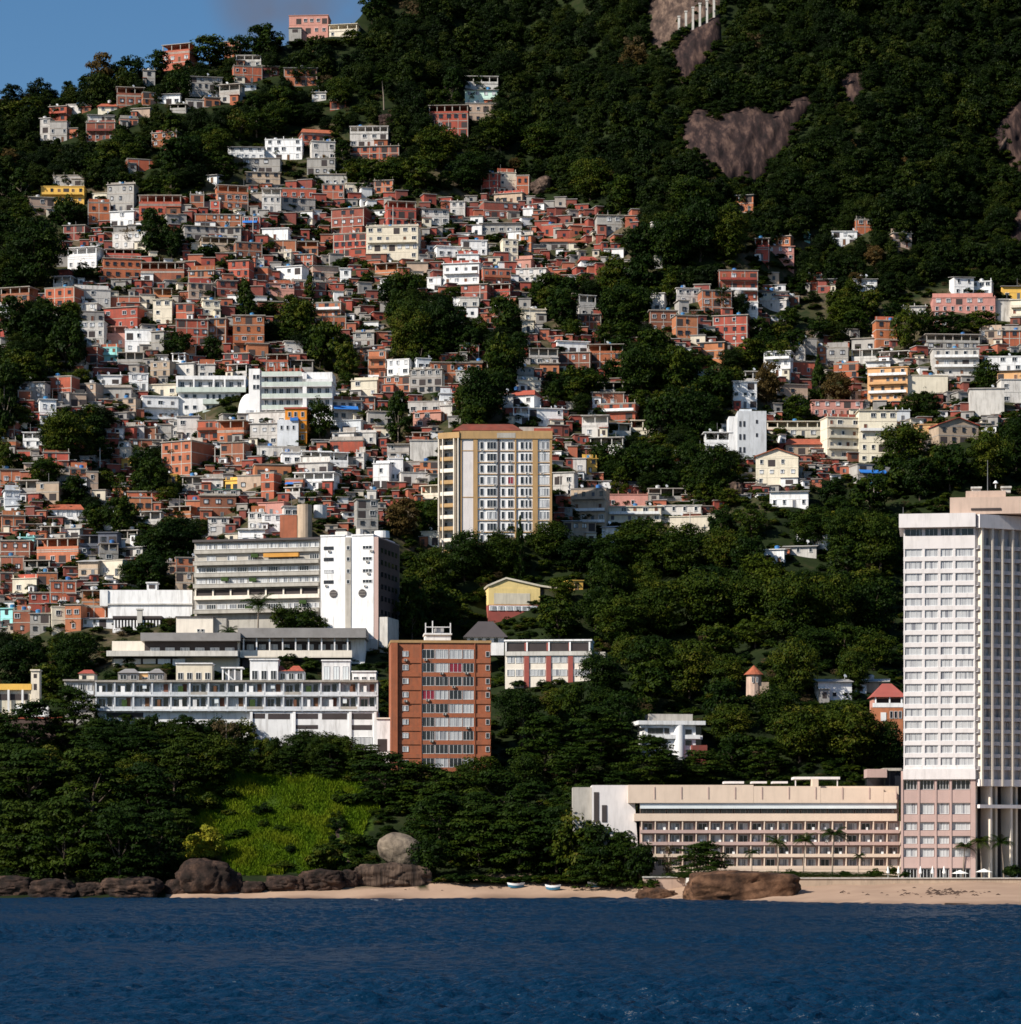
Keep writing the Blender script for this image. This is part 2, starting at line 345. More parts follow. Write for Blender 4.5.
# ------------------------------------------------------------------ rock
def rockmat(name, c0, c1, c2, streak=True, sc=.25):
    m = bpy.data.materials.new(name); MATS[name] = m; n, b = nt(m); N, L = n.nodes, n.links
    b.inputs['Roughness'].default_value = .9; b.inputs['Specular IOR Level'].default_value = .2
    tc = N.new('ShaderNodeTexCoord'); mp = N.new('ShaderNodeMapping'); mp.inputs['Scale'].default_value = (1.5, .5, .16) if streak else (.6, .6, .6); mp.inputs['Rotation'].default_value = (0, math.radians(-24 if streak else 0), 0)
    L.new(tc.outputs['Object'], mp.inputs[0])
    no = N.new('ShaderNodeTexNoise'); no.inputs['Scale'].default_value = sc; no.inputs['Detail'].default_value = 7; no.inputs['Roughness'].default_value = .68; L.new(mp.outputs[0], no.inputs['Vector'])
    r = N.new('ShaderNodeValToRGB'); e = r.color_ramp.elements; e.new(.5)
    for el, (p, c) in zip(e, ((.36, c0), (.5, c1), (.66, c2))): el.position = p; el.color = (*c, 1)
    L.new(no.outputs[0], r.inputs[0]); L.new(r.outputs[0], b.inputs['Base Color'])
    bp = N.new('ShaderNodeBump'); bp.inputs['Strength'].default_value = .7; bp.inputs['Distance'].default_value = .8; L.new(no.outputs[0], bp.inputs['Height']); L.new(bp.outputs[0], b.inputs['Normal'])
    return m
rockmat('rock_cliff', (.008, .005, .005), (.026, .0145, .0135), (.10, .060, .046), True, .22)
rockmat('rock_pale', (.022, .015, .013), (.065, .042, .033), (.17, .115, .085), True, .25)
rockmat('rock_ledge', (.016, .011, .009), (.058, .038, .028), (.15, .10, .072), True, .35)
rockmat('rock_beach', (.014, .008, .006), (.070, .035, .020), (.17, .088, .050), False, .35)
rockmat('rock_shore', (.008, .006, .005), (.030, .018, .014), (.10, .058, .040), False, .5)
rockmat('rock_granite', (.06, .048, .038), (.16, .126, .096), (.235, .187, .14), False, .6)
def seg_dist(px, py, poly):
    d = np.full(px.shape, 1e9)
    for i in range(len(poly)):
        a, b = np.array(poly[i], float), np.array(poly[(i + 1) % len(poly)], float); ab = b - a
        t = np.clip(((px - a[0]) * ab[0] + (py - a[1]) * ab[1]) / (ab @ ab + 1e-9), 0, 1)
        d = np.minimum(d, np.hypot(px - a[0] - t * ab[0], py - a[1] - t * ab[1]))
    return d
ROCKS = []
def rock_face(poly, bulge, label, mt='rock_cliff', seed=0, grp='bare rock faces on the mountain', cat='cliff'):
    ROCKS.append(poly)
    xs = np.arange(min(p[0] for p in poly) - 4, max(p[0] for p in poly) + 4, 1.6); ys = np.arange(min(p[1] for p in poly) - 4, max(p[1] for p in poly) + 4, 1.6)
    gx, gy = np.meshgrid(xs, ys); ins = inpoly(gx, gy, poly); d = seg_dist(gx, gy, poly)
    jit = np.array([[mnoise.fractal(Vector((a * .09 + seed * 7, b * .045, seed)), 1.0, 2.1, 5) for a in xs] for b in ys])
    sgn = np.where(ins, d, -d) + jit * 3.2 + 1.5
    Y = TY(gx, gy) + 2.0 - (bulge + 2) * (1 - np.exp(-np.clip(sgn, -3, None) / 6.0)) + jit * 2.2
    V = np.stack([(gx - CX) * Y / F, Y, H + (HZ - gy) * Y / F], 2).reshape(-1, 3)
    f = gridfaces(len(ys), len(xs)); keep = (sgn.ravel()[f] > -2.5).all(1); f = f[keep]
    u, inv = np.unique(f, return_inverse=True); 
    o = link('rock_face', npmesh('rock_face', V[u], inv.reshape(f.shape), [mt], None, True)); tag(o, label, cat, grp); return o
rock_face([(647, -40), (728, -40), (723, 9), (706, 18), (692, 25), (680, 33), (671, 45), (656, 55), (648, 46), (644, 10)], 2.2, 'pale streaked rock strip beside the row of white pillars on the mountain', 'rock_pale', 1)
rock_face([(670, 54), (678, 38), (690, 29), (704, 21), (720, 13), (723, 40), (713, 58), (700, 70), (691, 80), (682, 85), (676, 77), (670, 64)], 5, 'brown grooved rock tongue beneath the row of white pillars', 'rock_cliff', 2)
rock_face([(678, 130), (683, 120), (690, 106), (700, 104), (709, 112), (716, 119), (727, 102), (740, 107), (752, 99), (765, 110), (779, 108), (790, 97), (806, 93), (815, 104), (805, 116), (797, 131), (790, 146), (781, 158), (771, 166), (768, 176), (752, 188), (736, 184), (727, 186), (714, 170), (705, 166), (698, 156), (684, 153)], 6, 'largest bare brown rock slab, high on the wooded mountain', 'rock_cliff', 3)
rock_face([(836, 76), (848, 64), (866, 70), (868, 92), (856, 106), (850, 112), (846, 98), (836, 94)], 4, 'small brown rock patch among trees uphill of the largest rock slab', 'rock_cliff', 4)
rock_face([(1060, 80), (1018, 98), (1000, 118), (988, 130), (992, 146), (1004, 156), (1012, 168), (1060, 190)], 6, 'brown rock face with pale scars at the right edge of the mountain', 'rock_cliff', 5)
rock_face([(992, 150), (998, 138), (1006, 130), (1016, 134), (1008, 148), (1002, 156)], 9, 'pale scar patch of bare rock on the right edge rock face', 'rock_pale', 6)
rock_face([(1060, 186), (1022, 192), (1014, 208), (1004, 232), (1010, 246), (1060, 250)], 4, 'low dark rock strip under the right edge rock face', 'rock_cliff', 7)
def boulder(cx, yb, w, h, label, mt='rock_shore', seed=0, dY=0.0, group=None, tilt=0.0, rough=.26, cat='boulder', sq=.62, depth=.8):
    Y = float(TY(cx, min(yb, shore(cx) - .5))) + dY; s = Y / F
    import bmesh
    bm = bmesh.new(); bmesh.ops.create_icosphere(bm, subdivisions=5, radius=1)
    sv = Vector((seed * 3.7, seed * 1.3, seed * 5.1))
    for v in bm.verts:
        p = v.co.copy(); k = max(abs(p.x), abs(p.y), abs(p.z)); p = p.lerp(p / k, 1 - sq) if sq < 1 else p
        nn = mnoise.fractal(p * 1.1 + sv, 1.0, 2.0, 5) * rough; cr = abs(mnoise.noise(p * 1.7 + sv * 2)); 
        nn -= .16 * max(0, .10 - cr) / .10 * (rough / .26)
        v.co = p * (1 + nn)
    mn = Vector([min(v.co[i] for v in bm.verts) for i in range(3)]); mxv = Vector([max(v.co[i] for v in bm.verts) for i in range(3)])
    for v in bm.verts:
        q = [(v.co[i] - mn[i]) / (mxv[i] - mn[i]) for i in range(3)]
        v.co = Vector(((q[0] - .5) * w * s, (q[1] - .5) * w * s * depth, (q[2] * 1.12 - .12) * h * s))
    me = bpy.data.meshes.new('boulder'); bm.to_mesh(me); bm.free(); me.materials.append(MATS[mt]); me.polygons.foreach_set('use_smooth', [True] * len(me.polygons))
    o = link('boulder', me, None, W(cx, yb, Y)); o.rotation_euler = (0, tilt, 0); tag(o, label, cat, group); return o
g = 'rocks along the waterline'
boulder(397, 864, 53, 31, 'big round grey boulder perched on the rock ledge below the grass slope', 'rock_granite', 2, 0, None, .42, .09, sq=.86)
boulder(390, 891, 92, 29, 'streaked rock ledge carrying the big grey boulder', 'rock_ledge', 8, 6, g, depth=.35, sq=.75, rough=.3)
boulder(742, 906, 118, 36, 'large reddish brown rock at the beach in front of the low hotel wing', 'rock_beach', 5, 6, None, 0, .15, sq=.36, depth=.5)
boulder(657, 905, 44, 17, 'low dark rock on the sand beside the large reddish rock', 'rock_beach', 6, 2, g, depth=.4)
boulder(602, 905.5, 36, 9, 'flat dark rock awash at the edge of the sand', 'rock_shore', 7, 1, g, depth=.4)
boulder(957, 907, 26, 4, 'small flat dark rock in the shallows below the hotel tower', 'rock_shore', 9, 2, g, depth=.4)
CR = [(12, 898, 46, 24, 'far left end of the shore, half in shade'), (52, 899, 50, 22, 'broad and low, under the tiered trees'), (90, 899, 30, 18, 'small, between two broad rocks under the tiered trees'), (130, 899, 62, 24, 'rounded, where the sand strip begins'), (206, 896, 58, 40, 'tallest of the shore rocks, cracked, under the yellow bush'), (230, 895, 24, 26, 'upright, leaning on the cracked rock'), (252, 895, 26, 15, 'small, at the foot of the grass slope'), (286, 893, 44, 19, 'long and low, at the foot of the grass slope'), (322, 892, 44, 25, 'brown, wedged below the bare earth streak'), (346, 890, 30, 22, 'squat, next to the streaked ledge'), (177, 896, 24, 18, 'small, at the dark tree edge')]
for i, (cx, yb, w, h, l) in enumerate(CR):
    boulder(cx, yb, w * 1.12, h * .95, 'shore rock, ' + l, 'rock_shore', 11 + i, 3, g, depth=.5, sq=.68, rough=.24)
# rounded boulders standing out of the hillside
boulder(545, 192, 24, 16, 'tan sloping boulder above the wide brick houses at the forest edge', 'rock_pale', 31, 0, None, -.5)
boulder(386, 128, 18, 14, 'grey brown boulder among trees above the pillared white house', 'rock_cliff', 32, 0)
boulder(734, 500, 22, 18, 'tan boulder below the slit-windowed grey tower', 'rock_pale', 33, 0)
# grass on the slope, split by a bare streak of earth
rock_face([(331, 818), (341, 816), (347, 838), (354, 866), (343, 868), (335, 846)], .5, 'bare earth and rock streak running down the grass slope', 'rock_pale', 9, None, 'bare ground').name = 'bare_streak'
gn = 48000; gx = rs.uniform(185, 380, gn * 2); gy = rs.uniform(755, 876, gn * 2); jx = np.array([mnoise.fractal(Vector((a * .05, b * .07, 9)), 1.0, 2.0, 3) for a, b in zip(gx, gy)]); STREAK = [(331, 818), (341, 816), (347, 838), (354, 866), (343, 868), (335, 846)]
kk = inpoly(gx + 14 * jx, gy + 10 * jx, GRASS) & ~inpoly(gx, gy, STREAK); gx, gy = gx[kk][:gn], gy[kk][:gn]; gn = len(gx)
Y = TY(gx, gy); P0 = np.stack([(gx - CX) * Y / F, Y, H + (HZ - gy) * Y / F], 1)
clump = np.array([mnoise.fractal(Vector((a * .035, b * .06, 3)), 1.0, 2.0, 3) for a, b in zip(gx, gy)])
hh = np.clip(.9 + .7 * clump, .35, 2) * rs.uniform(.5, 1.3, gn); ang = rs.uniform(0, 3.14, gn); wv = np.stack([np.cos(ang), np.sin(ang), 0 * ang], 1) * (.09 + .12 * rs.rand(gn))[:, None]
lean = np.stack([rs.normal(0, .3, gn), rs.normal(-.25, .3, gn), np.ones(gn)], 1) * hh[:, None]
V = np.stack([P0 - wv, P0 + wv, P0 + wv * .45 + lean, P0 - wv * .45 + lean], 1).reshape(-1, 3); V[:, 2] -= .1
def leafmat(name, stops, trans=.25):
    m = bpy.data.materials.new(name); MATS[name] = m; m.use_nodes = True; n = m.node_tree; N, L = n.nodes, n.links
    b = N['Principled BSDF']; b.inputs['Roughness'].default_value = .55; b.inputs['Specular IOR Level'].default_value = .05
    at = N.new('ShaderNodeAttribute'); at.attribute_name = 'tone'; oi = N.new('ShaderNodeObjectInfo')
    mm = N.new('ShaderNodeMath'); mm.operation = 'MULTIPLY_ADD'; mm.inputs[1].default_value = .45; L.new(at.outputs['Fac'], mm.inputs[0])
    m2 = N.new('ShaderNodeMath'); m2.operation = 'MULTIPLY'; m2.inputs[1].default_value = .55; L.new(oi.outputs['Random'], m2.inputs[0]); L.new(m2.outputs[0], mm.inputs[2])
    r = N.new('ShaderNodeValToRGB'); e = r.color_ramp.elements
    while len(e) < len(stops): e.new(.5)
    for el, (p, c) in zip(e, stops): el.position = p; el.color = (*c, 1)
    L.new(mm.outputs[0], r.inputs[0]); L.new(r.outputs[0], b.inputs['Base Color'])
    tr = N.new('ShaderNodeBsdfTranslucent'); L.new(r.outputs[0], tr.inputs['Color']); mx = N.new('ShaderNodeMixShader'); mx.inputs[0].default_value = trans
    L.new(b.outputs[0], mx.inputs[1]); L.new(tr.outputs[0], mx.inputs[2]); L.new(mx.outputs[0], N['Material Output'].inputs['Surface'])
    return m
leafmat('leaf', [(0, (.003, .009, .0015)), (.4, (.010, .022, .0025)), (.7, (.028, .043, .0035)), (.92, (.064, .067, .006)), (1, (.06, .042, .014))], .10)
leafmat('leaf_dark', [(0, (.005, .013, .002)), (.5, (.013, .027, .003)), (1, (.037, .052, .005))], .10)
leafmat('leaf_bright', [(0, (.07, .10, .01)), (.5, (.13, .15, .012)), (1, (.26, .22, .02))])
leafmat('leaf_dry', [(0, (.06, .045, .02)), (.6, (.10, .07, .035)), (1, (.14, .10, .05))])
leafmat('leaf_red', [(0, (.05, .035, .012)), (.6, (.075, .05, .015)), (1, (.10, .055, .02))])
leafmat('grass_blade', [(0, (.018, .052, .004)), (.3, (.050, .100, .005)), (.6, (.092, .145, .007)), (.85, (.14, .165, .010)), (1, (.17, .13, .03))], .25)
leafmat('leaf_forest_shaded', [(0, (.003, .007, .0015)), (.45, (.007, .015, .002)), (.75, (.018, .029, .003)), (1, (.042, .046, .007))], .08)  # forest leaf darkened, the upper slope's shade put into its colour
mat('bark', (.07, .05, .037), var=.3, scale=2)
mat('bark_pale', (.20, .16, .125), var=.25, scale=2)
tone_g = np.repeat(np.clip(.5 + clump * .95 + rs.normal(0, .08, gn), 0, 1), 4)
tag(link('grass', npmesh('grass', V, np.arange(4 * gn).reshape(-1, 4), ['grass_blade'], {'tone': ('POINT', tone_g)})), 'tall bright green grass on the slope above the shore rocks', 'grass', None, 'stuff')

def crown_mesh(kind, seed, nl, per, lsz, lf='leaf'):
    """unit crown (1 wide, 1 high, base at z=0): many leaf-sized faces gathered in clumps of uneven size"""
    q = np.random.RandomState(seed); cen, rad = [], []
    for i in range(nl):
        if kind == 'round':
            d = q.normal(size=3); d /= np.linalg.norm(d); r = .37 * q.rand() ** .28
            c = np.array([d[0] * r * (1.05 if d[2] > 0 else .85), d[1] * r, .48 + d[2] * r * 1.15]); ra = q.uniform(.07, .18)
        elif kind == 'tier':
            lv = q.randint(7); zz = .10 + .125 * lv + q.normal(0, .045); rr = (.38, .46, .48, .45, .40, .32, .2)[lv] * q.rand() ** .42; a = q.rand() * 6.28
            c = np.array([math.cos(a) * rr, math.sin(a) * rr, zz - rr * .16]); ra = q.uniform(.08, .17)
        elif kind == 'tall':
            a = q.rand() * 6.28; zz = q.uniform(.10, .92); rr = .34 * math.sin(min(1, (1.04 - zz) * 1.5) * 1.5) * q.rand() ** .45
            c = np.array([math.cos(a) * rr, math.sin(a) * rr, zz]); ra = q.uniform(.07, .15)
        elif kind == 'cone':
            zz = q.uniform(.06, .97); a = q.rand() * 6.28; rr = .42 * (1 - zz) ** .8 * q.rand() ** .4; c = np.array([math.cos(a) * rr, math.sin(a) * rr, zz]); ra = .05 + .08 * (1 - zz)
        else:  # bush
            a = q.rand() * 6.28; rr = .40 * q.rand() ** .5; c = np.array([math.cos(a) * rr, math.sin(a) * rr, .12 + q.rand() * .62 * (1 - rr)]); ra = q.uniform(.09, .2)
        cen.append(c); rad.append(ra)
    cen, rad = np.array(cen), np.array(rad)
    np_t = .36
    li = np.repeat(np.arange(nl), per); n = len(li)
    d = q.normal(size=(n, 3)); d[:, 2] = np.abs(d[:, 2]) * .9 - .25; d /= np.linalg.norm(d, axis=1)[:, None]
    rr = rad[li] * (.55 + .5 * q.rand(n) ** .5); sc = np.array([1, 1, np_t if kind == 'tier' else .8])
    P = cen[li] + d * rr[:, None] * sc
    nor = d * 1.0 + q.normal(0, .42, (n, 3)) + np.array([0, 0, .35 if kind != 'tier' else .9]); nor /= np.linalg.norm(nor, axis=1)[:, None]
    t = np.cross(nor, q.normal(size=(n, 3))); t /= np.linalg.norm(t, axis=1)[:, None]; b = np.cross(nor, t)
    s = (lsz * (.55 + .9 * q.rand(n)))[:, None]
    V = np.stack([P - t * s, P - b * s * .6, P + t * s, P + b * s * .6], 1).reshape(-1, 3)
    tone = np.clip(.42 + .28 * q.normal(size=nl)[li] + .12 * q.normal(size=n), 0, 1)
    return npmesh('crown', V, np.arange(4 * n).reshape(-1, 4), [lf], {'tone': ('POINT', np.repeat(tone, 4))})
def trunk_mesh(seed, kind='round', mt='bark'):
    q = random.Random(seed); m = MB(); bx, by = q.uniform(-.06, .06), q.uniform(-.06, .06); top = .55 if kind in ('round', 'bush') else .8
    m.tube([(0, 0, -.08), (bx * .4, by * .4, .2), (bx, by, top)], [.026, .018, .009], 7)
    for k in range(5):
        a = k * 1.3 + q.random(); z = q.uniform(.18, .4); r = q.uniform(.18, .3)
        m.tube([(bx * .5, by * .5, z), (math.cos(a) * r * .55, math.sin(a) * r * .55, z + .12), (math.cos(a) * r, math.sin(a) * r, z + q.uniform(.2, .3))], [.014, .009, .004], 5)
    return m.mesh('trunk', [mt])
CR_M = {'round': [crown_mesh('round', i, 60, 62, .030) for i in range(5)], 'big': [crown_mesh('round', 20 + i, 130, 80, .019) for i in range(4)],
        'tier': [crown_mesh('tier', 40 + i, 110, 90, .021, 'leaf_dark') for i in range(3)], 'tall': [crown_mesh('tall', 60 + i, 60, 62, .030) for i in range(3)],
        'cone': [crown_mesh('cone', 80, 60, 60, .026, 'leaf_dark')], 'bush': [crown_mesh('bush', 90 + i, 30, 60, .045) for i in range(2)],
        'bright': [crown_mesh('bush', 95, 60, 80, .030, 'leaf_bright')], 'dry': [crown_mesh('round', 97, 40, 34, .024, 'leaf_dry')], 'red': [crown_mesh('round', 98, 60, 62, .03, 'leaf_red')]}
leafmat('leaf_lime', [(0, (.02, .035, .003)), (.5, (.05, .066, .005)), (1, (.11, .105, .010))], .15); CR_M['lime'] = [crown_mesh('round', 101, 70, 62, .028, 'leaf_lime')]
def forest_copy(me): m2 = me.copy(); m2.materials[0] = MATS['leaf_forest_shaded']; return m2
TR_M = {'round': [trunk_mesh(i) for i in range(4)], 'tall': [trunk_mesh(10 + i, 'tall', 'bark_pale') for i in range(2)]}
def palm_meshes(seed, nf=17):
    q = random.Random(seed); m = MB(); lean = q.uniform(-.06, .06)
    m.tube([(0, 0, -.05), (lean * .3, 0, .35), (lean, .02, .80)], [.020, .014, .011], 7); tr = m.mesh('trunk', ['bark_pale'])
    V, T = [], []
    for k in range(nf):
        a = 2 * math.pi * k / nf + q.uniform(-.2, .2); el = q.uniform(.1, 1.2); Ln = q.uniform(.26, .36)
        pts = []; p = Vector((lean, .02, .80)); d = Vector((math.cos(a) * math.cos(el), math.sin(a) * math.cos(el), math.sin(el)))
        for j in range(8): pts.append(p.copy()); p = p + d * (Ln / 7); d = (d + Vector((0, 0, -.24))).normalized()
        for j in range(7):
            dd = (pts[j + 1] - pts[j]); side = dd.cross(Vector((0, 0, 1))).normalized(); w = .085 * math.sin(math.pi * (j + 1.2) / 8.6)
            for sg in (-1, 1):
                for h in (0, .5):
                    b0 = pts[j] + dd * h; tip = b0 + side * sg * w + dd * .7 + Vector((0, 0, -w * .55)); V += [b0, b0 + dd * .38, tip + dd * .12, tip]; T += [q.uniform(.2, .8)] * 4
    cr = npmesh('crown', np.array([tuple(v) for v in V]), np.arange(len(V)).reshape(-1, 4), ['leaf_dark'], {'tone': ('POINT', np.array(T))})
    return tr, cr
PALM = [palm_meshes(i) for i in range(3)]
TREES = []           # (object, px, py, w, h, kind) - labelled later
KIND_NAME = {'lime': 'broadleaf_tree', 'round': 'broadleaf_tree', 'big': 'broadleaf_tree', 'tier': 'tiered_tree', 'tall': 'slender_tree', 'cone': 'cypress_tree', 'bush': 'bush', 'bright': 'bush', 'dry': 'bare_tree', 'palm': 'palm_tree', 'red': 'broadleaf_tree'}
def tree(cx, yb, w, h, kind='round', label=None, dY=0.0):
    Y = float(TY(cx, yb)) + dY if dY < 300 else dY; s = Y / F; nm = KIND_NAME[kind]; rz = R.uniform(0, 6.28)
    loc = W(cx, yb, Y)
    o = thing(nm, label, {'bush': 'bush', 'palm_tree': 'palm'}.get(nm, 'tree'), loc, rz)
    if kind == 'palm': tr, cr = R.choice(PALM)
    else: cr = R.choice(CR_M[kind]); tr = R.choice(TR_M['tall' if kind in ('tall', 'dry') else 'round'])
    sw, sh = w * s, h * s * 1.04
    sc = (sh, sh, sh) if kind == 'palm' else (sw * 1.08, sw * 1.08, sh)
    if kind not in ('bush', 'bright'): link('trunk', tr, o).scale = sc
    link('crown', cr, o).scale = sc
    TREES.append([o, cx, yb, w, h, kind]); return o
def gn_scatter(name, label, cat, pts, scl, rot, idx, sources):
    """one object that scatters copies of a few crowns over its points"""
    me = bpy.data.meshes.new(name); me.from_pydata([tuple(p) for p in pts], [], [])
    a = me.attributes.new('scl', 'FLOAT_VECTOR', 'POINT'); a.data.foreach_set('vector', np.ascontiguousarray(scl, np.float32).ravel())
    a = me.attributes.new('rot', 'FLOAT', 'POINT'); a.data.foreach_set('value', np.ascontiguousarray(rot, np.float32))
    a = me.attributes.new('idx', 'INT', 'POINT'); a.data.foreach_set('value', np.ascontiguousarray(idx, np.int32))
    o = tag(link(name, me), label, cat, None, 'stuff')
    cname = name + ' sources'; col = bpy.data.collections.new(cname)
    for i, sm in enumerate(sources):
        so = bpy.data.objects.new('%s source %02d' % (name, i), sm); col.objects.link(so)
    g = bpy.data.node_groups.new(name, 'GeometryNodeTree'); g.interface.new_socket('Geometry', in_out='INPUT', socket_type='NodeSocketGeometry'); g.interface.new_socket('Geometry', in_out='OUTPUT', socket_type='NodeSocketGeometry')
    N, L = g.nodes, g.links; gi, go = N.new('NodeGroupInput'), N.new('NodeGroupOutput'); ip = N.new('GeometryNodeInstanceOnPoints'); ci = N.new('GeometryNodeCollectionInfo')
    ci.inputs['Collection'].default_value = col; ci.inputs['Separate Children'].default_value = True; ci.inputs['Reset Children'].default_value = True
    def na(nm, t): x = N.new('GeometryNodeInputNamedAttribute'); x.data_type = t; x.inputs['Name'].default_value = nm; return x.outputs[0]
    cx = N.new('ShaderNodeCombineXYZ'); L.new(na('rot', 'FLOAT'), cx.inputs[2])
    L.new(gi.outputs[0], ip.inputs['Points']); L.new(ci.outputs[0], ip.inputs['Instance']); ip.inputs['Pick Instance'].default_value = True
    L.new(na('idx', 'INT'), ip.inputs['Instance Index']); L.new(cx.outputs[0], ip.inputs['Rotation']); L.new(na('scl', 'FLOAT_VECTOR'), ip.inputs['Scale']); L.new(ip.outputs[0], go.inputs[0])
    md = o.modifiers.new('scatter', 'NODES'); md.node_group = g; return o
class Land:
    """a building whose facade starts at column x0 on the ground row yb; x() and z() turn measured columns and rows into metres on the facade"""
    def __init__(s, name, label, cat, x0, yb, yaw=0.0, Y=None, group=None):
        s.Y = float(TY(x0, yb)) if Y is None else Y; s.p = W(x0, yb, s.Y); s.c, s.s = math.cos(yaw), math.sin(yaw)
        s.yb, s.yaw = yb, yaw; s.o = thing(name, label, cat, s.p, yaw, group); s.u = s.Y / F
    def x(s, px):
        k = (px - CX) / F; return (k * s.p.y - s.p.x) / (s.c - k * s.s)
    def z(s, py, px=None):
        Yp = s.p.y + (s.x(px) * s.s if px is not None else 0); return H + (HZ - py) * Yp / F - s.p.z
    def part(s, name, mats, *boxes, parent=None, label=None):
        """boxes in measured columns / rows: (x0, x1, ytop, ybottom, front y, back y) in metres for depth"""
        m = MB()
        for b in boxes:
            x0, x1, yt, ybm, f, bk = b[:6]; m.box(s.x(x0), s.x(x1), f, bk, s.z(ybm), s.z(yt), b[6] if len(b) > 6 else 0)
        o = m.build(name, mats, parent or s.o)
        if label: o['label'] = label
        return o
    def win(s, x0, x1, yt, ybm, y=0.0, **k):
        return big_window(s.o, s.x(x0), s.z(ybm), s.x(x1) - s.x(x0), s.z(yt) - s.z(ybm), y, **k)
def steps(a, n, d): return [a + i * d for i in range(n)]
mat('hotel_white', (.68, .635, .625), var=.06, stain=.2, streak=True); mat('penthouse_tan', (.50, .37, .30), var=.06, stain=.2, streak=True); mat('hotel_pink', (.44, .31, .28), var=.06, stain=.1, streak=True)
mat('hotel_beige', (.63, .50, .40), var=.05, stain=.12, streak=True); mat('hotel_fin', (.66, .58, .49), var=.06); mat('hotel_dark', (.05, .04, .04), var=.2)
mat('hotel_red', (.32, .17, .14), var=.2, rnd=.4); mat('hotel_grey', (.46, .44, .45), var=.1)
mat('ochre_trim', (.40, .25, .115), var=.1, stain=.25, streak=True); mat('tile_orange', (.33, .105, .05), var=.14, stain=.4, streak=True, scale=.8)
mat('panel_cream', (.78, .70, .60), var=.06, stain=.2, streak=True); mat('panel_grey', (.40, .37, .33), var=.15, stain=.4, streak=True)
mat('roof_grey', (.25, .235, .23), var=.12, stain=.25, rough=.6); mat('red_paint', (.30, .075, .06), var=.1, stain=.2); mat('yellow_paint', (.76, .58, .25), var=.08, stain=.2, streak=True)
mat('awning_orange', (.55, .26, .05), var=.2, rough=.7); mat('awning_pale', (.62, .66, .68), var=.1); mat('plants', (.03, .06, .012), var=.5, scale=2.0)
mat('rail_pale', (.52, .58, .53), var=.1, stain=.25, streak=True); mat('curtain_red', (.22, .02, .04), var=.1)

# --- hotel tower
T = Land('hotel_tower', 'tall white hotel tower by the beach with finned balconies on its shaded side', 'hotel', 903, 880, math.radians(-8))
T.part('wall', ['hotel_white', 'hotel_pink'], (904, 974.6, 528, 771, .55, 17, 0), (901, 975, 771, 884, .55, 17, 1))
rows = steps(549, 18, 12.27)
for y in rows: T.part('spandrel', ['hotel_white'], (903.4, 975, y + 7.9, y + 12.25, .16, .56))
T.part('spandrel', ['hotel_white'], (903.4, 975, 536, 549, .16, .56)); T.part('spandrel', ['hotel_white'], (903.0, 975.4, 769, 779.5, -.55, .57))
BAY = [(904.6, 922.0), (925.0, 937.8), (940.4, 952.6), (955.2, 973.6)]
for x in (903.6, 922.2, 938.0, 952.8, 973.8): T.part('pier', ['hotel_white'], (x, x + (2.6 if 910 < x < 960 else 1.4), 528.5, 769, .2, .54))
for y in rows + [528.5]:
    for a, b in BAY: T.win(a, b, y + .4, y + 7.9, .5, bars=2, glass='glass_hotel' if y > 540 else 'glass')
T.part('parapet', ['hotel_white'], (899, 975.5, 514.5, 528.2, -1.3, 17.2))
for x in (901, 917.5, 934.5, 949.5, 970.5): T.part('pier', ['hotel_pink'], (x, x + (2.2 if x < 970 else 5), 779.6, 880, -.15, .54))
for y0, y1, mt in ((790, 803, 'hotel_pink'), (814.5, 822, 'hotel_pink'), (830.5, 836, 'hotel_pink'), (844, 848, 'hotel_pink'), (857, 868, 'hotel_pink')): T.part('spandrel', [mt], (903.3, 970.3, y0, y1, 0, .53))
for a, b in ((903.6, 917), (920, 934), (937, 949), (952, 970)):
    for y0, y1, gl in ((780, 789.5, 'glass'), (803.4, 814, 'glass_hotel'), (822.4, 830, 'glass_hotel'), (836.4, 843.6, 'glass_hotel'), (848.4, 856.6, 'glass_hotel'), (868.5, 879.5, 'glass_dark')): T.win(a, b, y0, y1, .5, bars=3, glass=gl)
# right wing, turned away from the sun
wing_yaw = math.radians(27); bx = T.x(975.2)
T2 = Land('wing', None, None, 975.4, 880, wing_yaw, T.Y + bx * T.s + .1)
T2.o.parent = T.o; T2.o.location = (bx, .1, 0); T2.o.rotation_euler = (0, 0, wing_yaw - T.yaw)
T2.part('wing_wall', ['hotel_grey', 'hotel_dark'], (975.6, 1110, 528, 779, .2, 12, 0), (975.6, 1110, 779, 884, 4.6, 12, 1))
T2.part('wing_parapet', ['hotel_white'], (975.8, 1112, 514.6, 528.1, -1.5, 12.2))
fx = [979.6 + 10.15 * i for i in range(10)]
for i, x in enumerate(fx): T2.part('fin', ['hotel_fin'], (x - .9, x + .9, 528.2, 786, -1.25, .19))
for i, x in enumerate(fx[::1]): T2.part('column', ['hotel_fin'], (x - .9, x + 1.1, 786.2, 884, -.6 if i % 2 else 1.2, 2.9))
T2.part('podium_slab', ['hotel_white'], (977, 1110, 779.2, 786, -1.0, 3.15), (977, 1110, 804.5, 808, -1.1, 3.15))
for y in rows + [536.7]:
    T2.part('balcony', ['hotel_grey'], (976.4, 1110, y + 8.4, y + 11.7, -.75, -.62), (976.4, 1110, y + 11.7, y + 12.27, -.75, .18))
    for i in range(5):
        a = fx[i]; T2.part('balcony_door', ['hotel_red', 'glass_hotel'], (a + 1.2, a + 5, y - .2, y + 11, .06, .19, 0), (a + 5.2, a + 9, y + .6, y + 11, .10, .19, 1))
